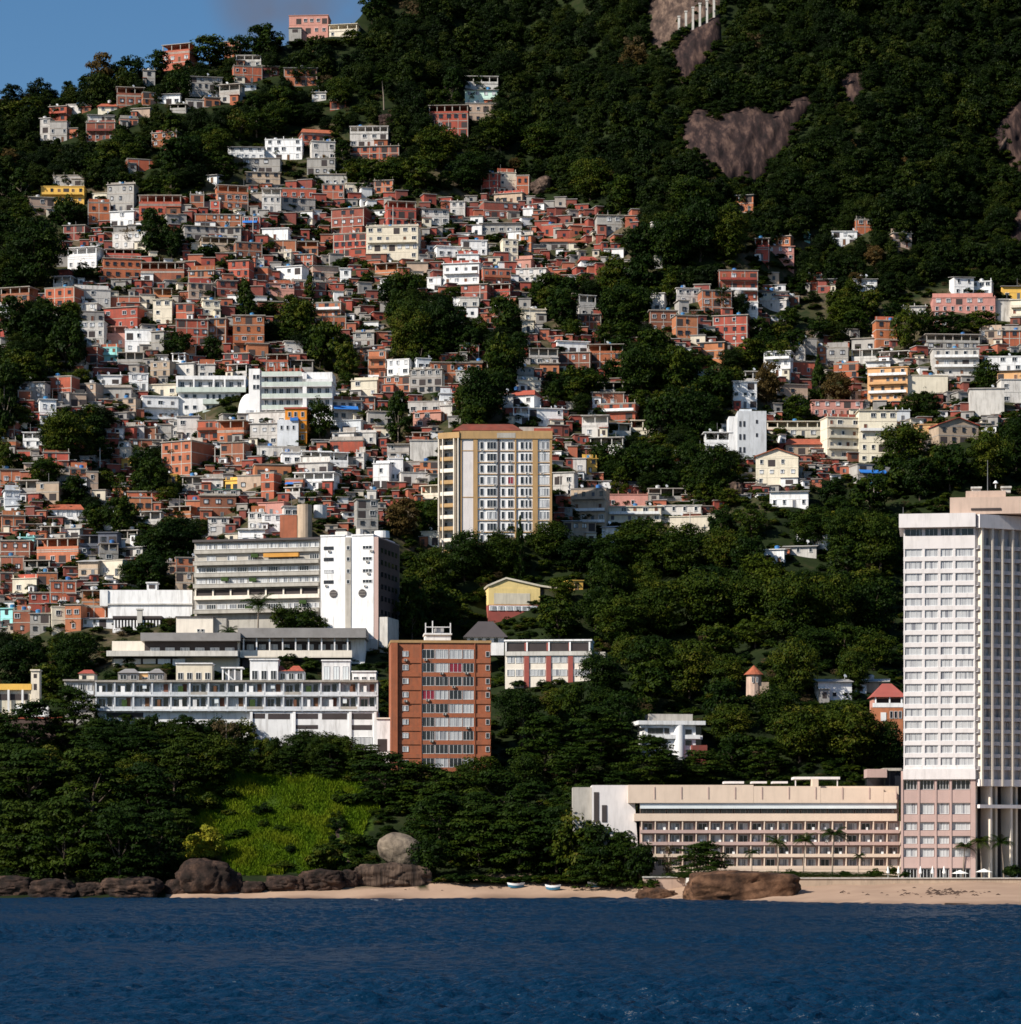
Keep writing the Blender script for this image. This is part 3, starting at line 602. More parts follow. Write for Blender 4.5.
pent = T.part('penthouse', ['penthouse_tan'], (950, 1080, 497.5, 514.4, 1.5, 12), (966, 1006, 490.5, 497.6, 3, 9)); 
for x in (972, 1002): T.part('chimney', ['concrete_pale'], (x, x + 9, 487.5, 492, 4, 6.5), (x - 1, x + 10, 485.8, 487.6, 3.6, 6.9), parent=pent)
T.part('penthouse_door', ['hotel_dark'], (971, 1001, 508.6, 510.6, 1.3, 1.5), parent=pent)
ant = MB(); ant.cyl(T.x(903), 2, T.z(514.4), T.z(506), .06, .03, 6); ant.build('antenna', 'rail_metal', T.o); ant = MB(); ant.cyl(T.x(988), 6, T.z(491), T.z(458), .09, .04, 6); ant.build('antenna', 'rail_metal', T.o)
dsh = MB(); dsh.cyl(T.x(996), 5, T.z(487), T.z(481), .1, .1, 6); dsh.cyl(T.x(996), 5, T.z(482), T.z(479.5), .55, .2, 10); dsh.build('antenna', 'frame_white', T.o)

# --- low hotel wing
L = Land('hotel_wing', 'long low beige hotel wing with rows of balconies facing the beach', 'hotel', 628, 873, 0, 676)
L.part('wall', ['hotel_beige', 'hotel_pink'], (640, 899.5, 786, 821, 1.3, 14, 0), (640, 899.4, 821.05, 878, .47, 13.9, 1))
L.part('parapet', ['hotel_beige'], (628, 753, 785, 803, -1.1, 13), (753.2, 820, 786.4, 803, -1.1, 13), (820.2, 883, 788, 803, -1.1, 13), (883.2, 896.5, 792, 803, -1.1, 13), (812, 818, 779, 788, -1, 4))
L.part('window_band', ['awning_pale', 'hotel_beige'], (640, 896, 803.2, 808.6, -.7, 1.2, 0), (634, 896.5, 813.6, 821, -1.05, 1.25, 1))
for i in range(19):
    a = 640 + 13.4 * i
    if i % 2 == 0: L.part('parapet_joint', ['hotel_pink'], (a + 14, a + 14.8, 787, 799, -1.22, -1.12))
    L.win(a + .5, a + 12.6, 808.8, 813.4, -.35, bars=1, glass='glass_dark', frame='frame_dark')
bx0 = [641.5 + 13.62 * i for i in range(20)]
for f, y in enumerate((821.3, 833.2, 845.2, 857.2)):
    L.part('balcony', ['hotel_beige' if f > 1 else 'hotel_pink', 'hotel_grey'], (640, 899, y + 8.6, y + 11.9, -1.15, -1.0, 0), (640, 899, y + 10.9, y + 11.7, -1.0, .45, 0))
    for i in range(19):
        L.win(bx0[i] + 2.2, bx0[i] + 11.0, y + 2.0, y + 10.6, .45, bars=1, glass='glass_curtain' if (i * 7 + f * 3) % 4 else 'glass')
        ch = MB(); xx = L.x(bx0[i] + 3 + (i * 5 + f * 2) % 7); z0 = L.z(y + 10.9); ch.box(xx, xx + .55, -.7, -.1, z0 + .35, z0 + .45); ch.box(xx, xx + .55, -.1, -.02, z0 + .45, z0 + 1.1)
        for dx in (0, .49): ch.box(xx + dx, xx + dx + .06, -.68, -.12, z0, z0 + .34)
        if f in (0, 1, 2) and i % 4 != 3: ch.build('balcony_chair', 'frame_white', L.o)
for x in bx0: L.part('partition', ['hotel_beige'], (x - .55, x + .55, 821.2, 868.8, -.95, .46))
L.part('base_wall', ['hotel_beige'], (638, 900, 869.2, 880, -1.1, .44))
E = MB(); zt, z0 = L.z(785), L.z(878)   # plain white end block with its slanted foot
xa, xb = L.x(592), L.x(634); 
E.poly([(xa, 1, L.z(828)), (L.x(608), 1, z0), (L.x(640), 1, z0), (xb, 1, zt), (xa, 1, zt), (xa, 15, L.z(828)), (L.x(608), 15, z0), (L.x(640), 15, z0), (xb, 15, zt), (xa, 15, zt)], [(4, 0, 1, 2, 3), (8, 7, 6, 5, 9), (3, 8, 9, 4), (4, 9, 5, 0), (0, 5, 6, 1), (2, 7, 8, 3)])
E.build('end_wall', 'hotel_white', L.o)
L.part('end_block', ['panel_grey', 'hotel_dark'], (573, 591.8, 787, 832, 2.2, 12, 0), (594, 599, 792, 822, .9, 1.05, 1), (602, 607, 805, 822, .88, 1.02, 1))
L.part('roof_canopy', ['hotel_white'], (725, 745, 781, 783.2, 3, 8), (753, 768, 781, 783, 3, 8), (774, 789, 781, 783, 3, 8), (795, 841, 776.5, 779, 2, 9), (796, 797, 779, 788, 2.3, 2.6), (838, 839, 779, 788, 2.3, 2.6))
A = Land('entrance_block', 'small pinkish block with glazed side between the hotel tower and the low wing', 'building', 866, 800, 0, 694)
A.part('wall', ['hotel_pink', 'glass'], (867, 887, 769, 777.5, 0, 6, 0), (886, 902, 771, 800, 1.2, 8, 1), (868, 886, 778, 800, 2.5, 6, 1)); A.part('roof', ['concrete'], (884, 902, 768, 770.6, .4, 8))

# --- orange-brown tiled apartment block
B = Land('apartment_block', 'orange tiled apartment block with nine rows of wide white windows', 'apartment block', 391, 776, math.radians(4))
B.part('wall', ['tile_orange'], (391, 490.8, 641, 790, .25, 16)); B.part('cornice', ['ochre_trim'], (390.4, 491.4, 640, 642.6, 0, 16.2))
for k in range(9):
    y = 649.4 + 13.6 * k
    B.part('floor_band', ['tile_orange'], (391.2, 490.6, y + 9.2, y + 13.4, .08, .26))
    for j, (a, b) in enumerate(((422.4, 434.4), (435.4, 448.2), (449.4, 461.8), (462.8, 473.6))):
        dark = (k * 5 + j * 3 + k * j) % 5 in (0, 2); B.win(a, b, y, y + 9, .24, bars=2, glass='curtain_red' if (k, j) in ((3, 0), (1, 2)) else 'glass' if dark else 'glass_hotel')
    B.win(402.6, 408.6, y + 1.4, y + 7, .24, bars=1, glass='glass_curtain'); B.win(485.8, 489.6, y + 1.4, y + 7, .24, bars=0, glass='glass')
for x in (420.8, 474.4): B.part('pier', ['tile_orange'], (x, x + .9, 643, 776, -.05, .26))
B.part('stair_bay', ['tile_orange'], (391.2, 397.5, 643, 776, -.5, .26))
B.part('rooftop_house', ['plaster_white', 'roof_sheet'], (426, 452, 633, 640, 5, 12, 0), (425, 453, 631.4, 633, 4.6, 12.4, 0), (436, 445, 626, 631.3, 6, 10, 1), (426, 427, 621, 631.3, 5, 5.4, 0), (451, 452, 621, 631.3, 5, 5.4, 0), (433, 434, 619, 631.3, 5, 5.4, 0), (426, 452, 624.8, 625.6, 5, 5.3, 0))

def aircon(Lx, px, py, y):
    m = MB(); m.box(0, .75, -.38, 0, 0, .5); m.box(.08, .5, -.40, -.381, .07, .43, 1); m.build('air_conditioner', ['concrete_pale', 'frame_dark'], Lx.o, (Lx.x(px), y, Lx.z(py)))
for px_, py_ in ((424, 660.4), (440, 674), (465, 673.8), (452, 687.6), (426, 701), (443, 714.8), (466, 728.6), (430, 742), (404, 661), (487, 689), (404, 702)): aircon(B, px_, py_, .07)
# --- cream and ochre apartment tower
K = Land('apartment_tower', 'cream apartment tower with ochre trim and low red roof amid the hillside houses', 'apartment tower', 460.5, 552)
K.part('wall', ['plaster_white', 'ochre_trim'], (461, 551.5, 437, 566, .3, 15, 0)); K.part('cornice', ['ochre_trim', 'panel_grey'], (459.6, 552.4, 431, 438.8, -.3, 15.3, 0), (497, 515.4, 433, 438, -.36, -.302, 1))
for x0, x1 in ((460.4, 461.8), (473.4, 477.6), (514.6, 516.2), (532.6, 537.8), (549.8, 552)): K.part('trim', ['ochre_trim'], (x0, x1, 438.9, 562, -.08, .31))
K.part('recess', ['frame_dark'], (497.4, 499.6, 439, 562, .12, .29)); K.part('blank_panel', ['hotel_white'], (462, 473.2, 440, 562, .14, .31))
for k in range(9):
    y = 439.8 + 11.62 * k
    K.part('floor_line', ['ochre_trim'], (478, 497, y + 10.6, y + 11.4, .02, .31), (500, 549.6, y + 10.6, y + 11.4, .02, .31), *([(462, 473.2, y + 10.4, y + 11.3, .05, .13)] if k in (0, 4, 8) else []))
    for j, (a, b, g, n) in enumerate(((480, 483.4, 'glass', 0), (487, 496.4, 'glass_curtain' if k in (3, 6) else 'glass', 2), (501.4, 504.4, 'glass', 0), (507.8, 513.4, 'curtain_red' if k == 3 else 'glass', 1), (520.4, 524, 'glass', 0), (525.2, 527.6, 'glass', 0), (528.8, 531.6, 'glass', 0), (539, 549.2, 'glass_curtain', 3))):
        K.win(a, b, y + 2.0, y + 9.2, .28, bars=n, glass=g)
KB = Land('balcony_side', None, None, 460.6, 552, 0, K.Y); KB.o.parent = K.o; KB.o.location = (0, 0.2, 0); KB.o.rotation_euler = (0, 0, math.radians(-24))
wl = KB.x(460.6) - KB.x(438.6); wl *= 1.05
m = MB(); m.box(-wl, -.02, .6, 14, -3, KB.z(438)); m.build('side_wall', 'panel_grey', KB.o)
for k in range(10):
    y = 437.5 + 11.62 * k; z = KB.z(y + 10.6); m = MB(); m.box(-wl * .93, -wl * .28, -.7, .62, z - .15, z + .05); m.box(-wl * .93, -wl * .28, -.72, -.6, z + .05, z + .95); m.build('balcony', 'ochre_trim' if k % 2 else 'panel_cream', KB.o)
    m = MB(); m.box(-wl * .85, -wl * .4, .5, .59, z + .06, z + 2.2); m.build('balcony_door', 'glass', KB.o)
for f in (1.0, .80, .27, .06): m = MB(); m.box(-wl * f - .12, -wl * f + .12, -.9, .59, -2, KB.z(438)); m.build('pier', 'panel_cream', KB.o)
m = MB(); m.box(-wl * 1.02, 0, -.95, 14.2, KB.z(438), KB.z(432)); m.build('side_cornice', 'ochre_trim', KB.o)
rf = MB(); rf.gable(K.x(452), K.x(523), 2, 13, K.z(429.5), K.z(420.5), 'x', 3); rf.box(K.x(453), K.x(522), 2.5, 12.5, K.z(431), K.z(429.5)); rf.build('roof', 'roof_dark', K.o)
K.part('roof_house', ['concrete', 'roof_tile'], (519, 551, 425, 431.2, 4, 12, 0), (534, 553, 427, 431, 2.5, 3.9, 1))

# --- grey balcony block with white end slab and two round windows
yw = math.radians(-13)
G = Land('apartment_block', 'long grey apartment block with strip balconies and a dark flat roof', 'apartment block', 194, 632, yw)
G.part('wall', ['panel_grey'], (194, 319.6, 542, 650, .5, 15)); G.part('roof', ['frame_dark'], (193, 320, 540.2, 542.4, -.5, 15.3))
for k, y in enumerate((543.5, 555.3, 566.8, 578, 590.2, 603.5)):
    open_ = k == 4
    if not open_:
        G.part('balcony', ['panel_grey', 'concrete_pale'], (194.3, 319, y + 7.0, y + 10.6, -1.1 if k % 2 else -.4, -.05 if k % 2 else .48, 0), (194.3, 319, y + 6.4, y + 6.9, -1.2 if k % 2 else -.5, .48, 1))
        for j in range(12):
            a = 196 + 10.3 * j
            if (j * 3 + k * 5) % 6 != 5: G.win(a, a + 9.2, y + 1.4, y + 6.0, .46, bars=3, glass='glass_hotel' if (j + 2 * k) % 3 == 0 else 'glass_curtain' if (j + k) % 3 else 'glass')
    else:
        G.part('open_storey', ['hotel_dark', 'panel_cream'], (195, 319, y, y + 6, .1, .49, 0), *[(195 + 17.6 * j, 196.4 + 17.6 * j, y, y + 6, -.3, .09, 1) for j in range(8)], (194.5, 319.3, y + 6.1, y + 10, -.6, .49, 1))
G.part('awning', ['awning_orange'], (265, 300, 555.6, 559.4, -1.6, -.3)); 
for a, yy in ((222, 581), (250, 582), (252, 558), (300, 605), (246, 610)): G.part('planter', ['plants'], (a, a + 7, yy - 2.6, yy + 1, -.9, -.2))
S = Land('apartment_slab', 'narrow bright white slab building with two round dark windows', 'apartment block', 320.2, 668, yw, G.Y - 10.5)
S.part('wall', ['plaster_white', 'frame_dark'], (320.4, 373.4, 536.5, 690, .2, 22, 0)); S.part('stair_strip', ['panel_grey'], (345.2, 351, 538, 640, .0, .21)); S.part('corner_strip', ['hotel_pink'], (373.5, 378, 538, 690, .3, 22))
S.part('parapet', ['plaster_white'], (320.2, 345, 535.2, 536.6, 0, 22.1), (351.2, 373.4, 535.2, 536.6, 0, 22.1))
for k, y in enumerate((546.6, 557.8, 569.8, 580.4)):
    S.win(323.6, 333.2, y, y + 3.4, .19, bars=3, glass='glass' if k != 2 else 'glass_hotel', frame='frame_dark' if k != 2 else 'frame_white'); S.win(362.4, 371.8, y, y + 3.4, .19, bars=2, glass='glass', frame='frame_white'); S.win(346.6, 349.8, y, y + 4, -.02, bars=0, glass='glass')
for a in (333.2, 362.2):
    m = MB(); cxm, czm = S.x(a), S.z(594); n = 20
    ring = [(cxm + math.cos(2 * math.pi * i / n) * 1.08, czm + math.sin(2 * math.pi * i / n) * 1.08) for i in range(n)]
    m.poly([(x, .02, z) for x, z in ring] + [(x, .199, z) for x, z in ring], [tuple(range(n - 1, -1, -1))] + [(i, (i + 1) % n, n + (i + 1) % n, n + i) for i in range(n)]); w = m.build('round_window', 'frame_dark', S.o)
    m = MB()
    for t in (-.35, .35): m.box(cxm - .9, cxm + .9, -.02, .018, czm + t - .04, czm + t + .04)
    m.build('bars', 'panel_grey', w)
for j, (yt) in enumerate((548, 560, 572, 584, 596, 610)):
    m = MB(); xr = S.x(378) + .01
    for q in range(5): m.box(xr, xr + .08, 3 + q * 3.6, 5 + q * 3.6, S.z(yt + 5), S.z(yt))
    m.build('side_window', 'glass', S.o)
mat('brown_and_painted_shade', (.09, .06, .055), var=.2, stain=.3, streak=True); m = MB(); m.box(S.x(378) - .02, S.x(378) + .006, .4, 21.8, S.z(690), S.z(539)); m.build('side_wall', 'brown_and_painted_shade', S.o)  # dark sheet paints the slab's shaded side; same brown colours a retaining wall
m = MB(); m.cyl(S.x(374), 8, S.z(536.4), S.z(529.5), 2.1, 2.0, 16); m.build('water_tank', 'plaster_white', S.o); S.part('lift_house', ['concrete_pale'], (330, 342, 530, 536, 5, 10), (352, 356, 528, 536, 4, 7))
S.part('lower_base', ['concrete_pale'], (378.2, 387, 618, 690, .6, 12), (351, 378, 640, 690, -.4, .19))

for px_, py_ in ((328, 552.6), (366, 563.6), (367, 575.5), (364, 588), (325, 587), (370, 553)): aircon(S, px_, py_, .19)
for k in range(14): aircon(K, (481, 494, 509, 526, 541)[k % 5], 451.4 + 11.62 * ((k * 5) % 9), .27)
# --- school-like terraced building with long grey roof
D = Land('terraced_hall', 'long low hall with broad grey metal roof and shaded galleries under it', 'hall', 238, 668, 0, 812)
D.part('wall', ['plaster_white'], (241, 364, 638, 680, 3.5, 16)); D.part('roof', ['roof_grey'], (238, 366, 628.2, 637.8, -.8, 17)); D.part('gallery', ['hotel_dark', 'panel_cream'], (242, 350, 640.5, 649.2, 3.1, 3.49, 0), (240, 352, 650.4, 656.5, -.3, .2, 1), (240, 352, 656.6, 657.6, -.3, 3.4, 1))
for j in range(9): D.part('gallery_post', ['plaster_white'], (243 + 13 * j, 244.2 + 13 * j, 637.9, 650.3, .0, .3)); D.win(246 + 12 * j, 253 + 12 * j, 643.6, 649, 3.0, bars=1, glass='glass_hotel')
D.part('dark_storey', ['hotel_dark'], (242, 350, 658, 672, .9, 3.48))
D2 = Land('terraced_hall', 'low beige two-tier hall with overhanging flat roofs, behind the white balcony terrace', 'hall', 105, 676, 0, 808)
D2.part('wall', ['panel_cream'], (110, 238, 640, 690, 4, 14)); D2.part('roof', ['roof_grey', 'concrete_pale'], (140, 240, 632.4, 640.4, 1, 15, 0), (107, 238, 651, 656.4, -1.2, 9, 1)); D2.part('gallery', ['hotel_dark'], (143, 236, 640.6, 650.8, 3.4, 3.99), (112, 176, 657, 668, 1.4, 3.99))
for j in range(6): D2.win(149 + 15 * j, 158 + 15 * j, 646.6, 650.6, 3.3, bars=2, glass='glass_hotel')
for j in range(5): D2.part('room_panel', ['panel_cream' if j < 3 else 'plaster_white'], (113 + 14.8 * j, 125.6 + 14.8 * j, 658.6, 668, .9, 1.39))
BX = Land('lecture_box', 'plain windowless cream box building beside the grey strip balcony block', 'building', 176, 640, 0, 822)
BX.part('wall', ['panel_cream', 'panel_grey'], (176.2, 213, 617.4, 645, 0, 9, 0), (213.1, 226, 618, 645, 1, 9, 1)); BX.part('roof', ['frame_dark'], (175.6, 213.6, 616.2, 617.3, -.3, 9.3)); BX.win(197, 200, 629, 632, -.02, bars=0, glass='glass'); BX.win(201, 204, 629, 632, -.02, bars=0, glass='glass')
RV = Land('reservoir', 'big plain white stained wall of a hall beside the raw brick houses', 'hall', 108, 622, 0, 846)
RV.part('wall', ['plaster_white', 'panel_grey'], (108, 192, 590, 618, 0, 12, 0)); RV.part('ledge', ['concrete_pale'], (107, 193, 603.6, 605, -.35, -.01)); RV.part('gallery', ['plaster_white', 'hotel_dark'], (115, 162, 619.5, 636, -2.4, -.02, 1), *[(115 + 3.2 * j, 116.4 + 3.2 * j, 621, 636, -2.8, -2.41, 0) for j in range(15)], (114, 163, 616.8, 619.4, -3, -.03, 1), (114, 163, 629, 636, -2.9, -2.42, 0))
RV.part('roof_house', ['plaster_white', 'hotel_dark'], (146, 156, 582.6, 590, 2, 6, 0), (148, 154, 584.2, 588, 1.85, 1.99, 1), (145, 157, 581.4, 582.5, 1.6, 6.4, 0)); RV.part('chimney', ['concrete_pale'], (138.5, 143.5, 611, 624, -3.4, -2.0), (137.6, 144.4, 609.6, 611, -3.6, -1.8)); RV.part('end_wall', ['plaster_white'], (100, 107.9, 590, 606, -.4, 8))

# --- white balcony terraces on the shore slope
A_ = Land('terrace_apartments', 'long white terraced apartments with two rows of open balconies above the shore trees', 'apartments', 95, 722, 0, 757)
A_.part('wall', ['plaster_white'], (97, 376, 681, 740, 1.0, 14)); 
for y in (694.8, 709.4): A_.part('balcony_slab', ['plaster_pale'], (95, 378, y, y + 1.6, -.4, .98))
A_.part('roof', ['concrete'], (95, 378, 680.2, 682.2, -.5, 14.2))
xs = [96 + 18.75 * j for j in range(16)]
for j, x in enumerate(xs):
    A_.part('partition', ['plaster_pale'], (x - .8, x + .8, 682.3, 712, -.25, .97))
    if j < 15:
        for f, (yt, ybm) in enumerate(((684, 694.6), (697.6, 709.2))):
            r_ = (j * 7 + f * 4) % 5
            A_.win(x + 2, x + 9.5, yt + 1, ybm, .97, bars=1, glass=('glass_dark', 'glass_curtain', 'glass', 'glass_hotel', 'glass')[r_]); A_.part('door', ['door_wood' if r_ in (1, 3) else 'glass_dark'], (x + 11, x + 15.5, yt, ybm, .85, .98))
            sc_ = (j * 11 + f * 5) % 7
            if sc_ < 5: A_.part('screen', [('plaster_white', 'awning_pale', 'plants', 'door_wood', 'plaster_white')[sc_]], (x + 3 + (j * 3 + f) % 8, x + 6 + (j * 3 + f) % 8 + sc_ % 3, yt + (2 if sc_ != 1 else .3), ybm - (0 if sc_ != 1 else 6), .1, .35))
            A_.part('railing', ['plaster_white' if (r_ + j) % 3 == 0 else 'plaster_pale' if r_ else 'panel_grey'], (x + 1, x + 17.6, ybm - 2.6, ybm + .2, -.38, -.30))
A_.part('lower_wall', ['plaster_white'], (250, 378, 711.8, 764, 0, 9)); A_.part('lower_wall', ['plaster_white'], (104, 145, 712.2, 722, .7, .98)); A_.part('opening', ['hotel_dark'], (106, 143, 712.6, 717.4, .6, .69))
for x0, x1, y0, y1 in ((252, 265, 713.6, 718.6), (268, 290, 713.6, 719.2), (296, 318, 713.6, 719), (322, 347, 713.4, 719.4), (352, 372, 713.4, 719.4), (296, 318, 725, 729), (352, 372, 725, 730)): A_.part('opening', ['hotel_dark'], (x0, x1, y0, y1, -.04, -.005))
for x in (250, 293, 349, 374): A_.part('pier', ['plaster_white'], (x, x + 2.6, 711.9, 764, -.35, -.006))
A_.win(354, 372, 737, 745, -.01, bars=4, glass='glass_hotel')
EB = Land('corner_block', 'small white corner block with a dark doorway beside the orange tiled block', 'building', 376.5, 760, 0, 746); EB.part('wall', ['plaster_white', 'hotel_dark'], (376.6, 390, 719, 775, 0, 8, 0), (377.6, 387, 739, 751.6, -.05, -.005, 1)); EB.part('roof', ['panel_cream'], (376, 390.6, 717.6, 719, -.3, 8.3))
SB = Land('side_apartments', 'small grey apartment block with a red tiled rooftop room, left of the white balcony terraces', 'apartments', 64, 716, 0, 763); SB.part('wall', ['plaster_grey'], (64, 94, 681, 725, .4, 10)); SB.part('roof', ['concrete'], (63, 94.5, 679.4, 681, -.4, 10.2)); SB.part('rooftop_room', ['plaster_cream', 'glass_dark'], (78, 93, 673, 679.3, 2, 8, 0), (81, 85, 675, 679, 1.93, 1.99, 1))
m = MB(); m.gable(SB.x(76.5), SB.x(94), 1.6, 8.4, SB.z(673), SB.z(668.5), 'x', 1.2); m.build('roof_tiles', 'roof_tile', SB.o)
for y in (683.5, 696.5): SB.part('balcony', ['plaster_pale'], (64.5, 93.5, y + 7.4, y + 11, -.5, .39)); [SB.win(a, a + 5, y, y + 6.6, .38, bars=1, glass='glass_curtain' if a % 2 else 'glass') for a in (66, 73, 80, 87)]
for i, (x0, x1, yt, mt, kind, lb) in enumerate(((250, 278, 660, 'plaster_white', 'flat', 'white rooftop flat with plain walls above the balcony terrace'), (270, 304, 665, 'plaster_pale', 'tile', 'rooftop flat under twin dark red tile roofs above the balcony terrace'), (322, 350, 661, 'plaster_white', 'glass', 'rooftop flat with wide greenish windows above the balcony terrace'), (352, 376, 672, 'plaster_white', 'flat', 'low white parapet flat at the end of the balcony terrace'), (118, 139, 668, 'roof_grey', 'gab', 'grey gabled rooftop shed at the left half of the balcony terrace'), (120, 150, 673, 'plaster_orange', 'flat', 'tan low rooftop flat between two grey sheds'), (148, 164, 668, 'roof_grey', 'gab', 'grey gabled rooftop shed above the middle of the balcony terrace'), (176, 212, 664, 'plaster_cream', 'flat', 'cream rooftop flat with railings, above the balcony terrace'), (222, 242, 667, 'plaster_white', 'pill', 'white pillared rooftop pergola above the balcony terrace'))):
    Q = Land('rooftop_flat', lb, 'rooftop flat', x0, 681, 0, 761.5 + (i % 3) * .9)
    zt = Q.z(yt); hz_ = zt * (.62 if kind in ('tile', 'gab') else 1)
    if kind == 'pill':
        Q.part('frame', ['plaster_white'], *[(a, a + 1.4, yt + 1.4, 681, 0, .4) for a in (x0, x0 + 6, x0 + 12, x1 - 1.4)], (x0 - 1, x1 + 1, yt, yt + 1.3, -.3, 5)); Q.part('wall', ['plaster_pale'], (x0 + 2, x1 - 2, yt + 3, 681, 3, 5)); continue
    m = MB(); m.box(Q.x(x0), Q.x(x1), 0, 6, -.3, hz_); m.build('wall', mt, Q.o)
    if kind in ('tile', 'gab'):
        for q in range(2 if kind == 'tile' else 1):
            n = 2 if kind == 'tile' else 1; a, b = x0 + (x1 - x0) * q / n, x0 + (x1 - x0) * (q + 1) / n; m = MB(); m.gable(Q.x(a - .5), Q.x(b + .2), -.5, 6.4, hz_ + .005, zt, 'x', 1.5); m.build('roof', 'roof_tile' if kind == 'tile' else 'roof_grey', Q.o)
    else: m = MB(); m.box(Q.x(x0 - .8), Q.x(x1 + .8), -.3, 6.3, zt + .004, zt + .3); m.build('roof', 'plaster_white', Q.o)
    wn_n = max(2, int((x1 - x0) / 8))
    for q in range(wn_n):
        a = x0 + (x1 - x0) * (q + .2) / wn_n; b = x0 + (x1 - x0) * (q + .8) / wn_n
        Q.win(a, b, 681 - (681 - yt) * (.75 if kind == 'glass' else .5), 679.5, -.01, bars=1, glass='awning_pale' if kind == 'glass' else 'glass')

# --- buildings half hidden in the wood
Y_ = Land('yellow_hall', 'yellow hall with butterfly roof above a red and white lower storey', 'hall', 488, 622, math.radians(6))
Y_.part('wall', ['yellow_paint', 'plaster_cream'], (488.5, 540, 588, 605, 0, 10, 0), (494, 530, 593, 604, -.06, -.005, 1)); Y_.part('lower_wall', ['red_paint', 'plaster_white'], (488, 541, 604.9, 640, -.3, 10, 0), (489, 537, 605.6, 610.6, -.38, -.305, 1), )
for j in range(6): Y_.win(490 + 8 * j, 496 + 8 * j, 606, 610.4, -.39, bars=2, glass='glass_curtain')
rf = MB(); rf.poly([(Y_.x(487), -.25, Y_.z(585)), (Y_.x(506), -.25, Y_.z(577)), (Y_.x(541), -.25, Y_.z(584.5)), (Y_.x(564), -.25, Y_.z(587.5)), (Y_.x(487), 11, Y_.z(585)), (Y_.x(506), 11, Y_.z(577)), (Y_.x(541), 11, Y_.z(584.5)), (Y_.x(564), 11, Y_.z(587.5))], [(0, 1, 5, 4), (1, 2, 6, 5), (2, 3, 7, 6)]); 
ro = rf.build('roof', 'plaster_cream', Y_.o); sm = ro.modifiers.new('thick', 'SOLIDIFY'); sm.thickness = .5; sm.offset = -1
gm = MB(); gm.poly([(Y_.x(488.5), .1, Y_.z(588)), (Y_.x(540), .1, Y_.z(588)), (Y_.x(540), .1, Y_.z(586)), (Y_.x(506), .1, Y_.z(579.5)), (Y_.x(488.5), .1, Y_.z(586))], [(0, 1, 2, 3, 4)]); gm.build('gable', 'yellow_paint', Y_.o)
Y_.part('side_wing', ['yellow_paint', 'frame_dark'], (545, 558, 588, 596, 1.4, 8, 0), (541, 544, 588, 625, 2, 8, 1))
Rw = Land('school_block', 'low grey building striped with red panels between rows of white windows', 'building', 504, 690, math.radians(-5))
Rw.part('wall', ['panel_cream'], (505, 591, 641, 700, .3, 10)); Rw.part('roof', ['plaster_white'], (504, 592, 639.8, 641.4, -.3, 10.2)); Rw.part('upper_gallery', ['hotel_dark', 'red_paint'], (506.5, 590, 643, 651.4, .18, .29, 0)); Rw.part('fascia', ['concrete_pale'], (505, 591.6, 651.6, 655.8, -.15, .29))
for x in (506, 527, 549, 570, 589.5): Rw.part('pier', ['plaster_white'], (x - .8, x + .8, 641.5, 651.4, -.1, .17))
for x in (524, 546, 568): Rw.part('red_panel', ['red_paint'], (x, x + 5, 656, 690, 0, .29)); Rw.part('red_panel', ['red_paint'], (x + .5, x + 3, 643, 651, .06, .175))
for y in (656.6, 669.6):
    for a in (507, 515.6, 530, 537.6, 552, 559.8, 574, 582): Rw.win(a, a + 7.2, y, y + 6.4, .28, bars=1, glass='glass_hotel')
Rw.part('annex', ['panel_grey'], (591.4, 605, 652, 690, 1.5, 9))
Hs = Land('dark_house', 'house with broad dark hipped roof behind the orange tiled block', 'house', 464, 650, 0, 822); Hs.part('wall', ['plaster_white', 'glass_dark'], (467, 504, 637, 655, 1, 9, 0), *[(470 + 8 * j, 474 + 8 * j, 638, 642, .92, .99, 1) for j in range(4)]); m = MB(); m.gable(Hs.x(463), Hs.x(508), 0, 10, Hs.z(637), Hs.z(620), 'x', 4); m.build('roof', 'frame_dark', Hs.o)
V_ = Land('modern_house', 'white modern house with curved corner among the trees above the low hotel wing', 'house', 640, 760, math.radians(8))
V_.part('wall', ['plaster_white'], (645, 696, 724, 775, .4, 10)); V_.part('roof', ['plaster_white'], (638, 705, 720.6, 724.6, -.6, 10.4)); V_.part('fascia_band', ['plaster_white'], (640, 668, 724.7, 727.6, .0, .39), (644, 700, 734.6, 738.6, -.2, .39))
m = MB(); m.cyl(V_.x(680), .9, -2, V_.z(724.5), 1.5, 1.5, 20); m.build('stair_tower', 'plaster_white', V_.o)
for a, b, y0, y1 in ((648, 663, 728, 733.4), (664.6, 669.6, 728, 733.4), (650.6, 667, 739.4, 746), (685, 692, 729, 734), (685, 692, 740, 745), (688, 694, 751, 757)): V_.win(a, b, y0, y1, .38, bars=3, glass='glass', frame='frame_dark')
V_.part('side_wing', ['glass_dark', 'plaster_white'], (694, 702, 726, 760, .9, 9, 0), (693, 703, 735, 739, .6, .89, 1), (693, 703, 746, 749, .6, .89, 1)); V_.part('annex', ['brick_brown', 'plaster_tan'], (691, 706, 745, 775, -1.5, 3, 0)); m = MB(); m.box(V_.x(656), V_.x(700), 9, 15, V_.z(730), V_.z(712)); m.build('rear_block', 'panel_grey', V_.o)
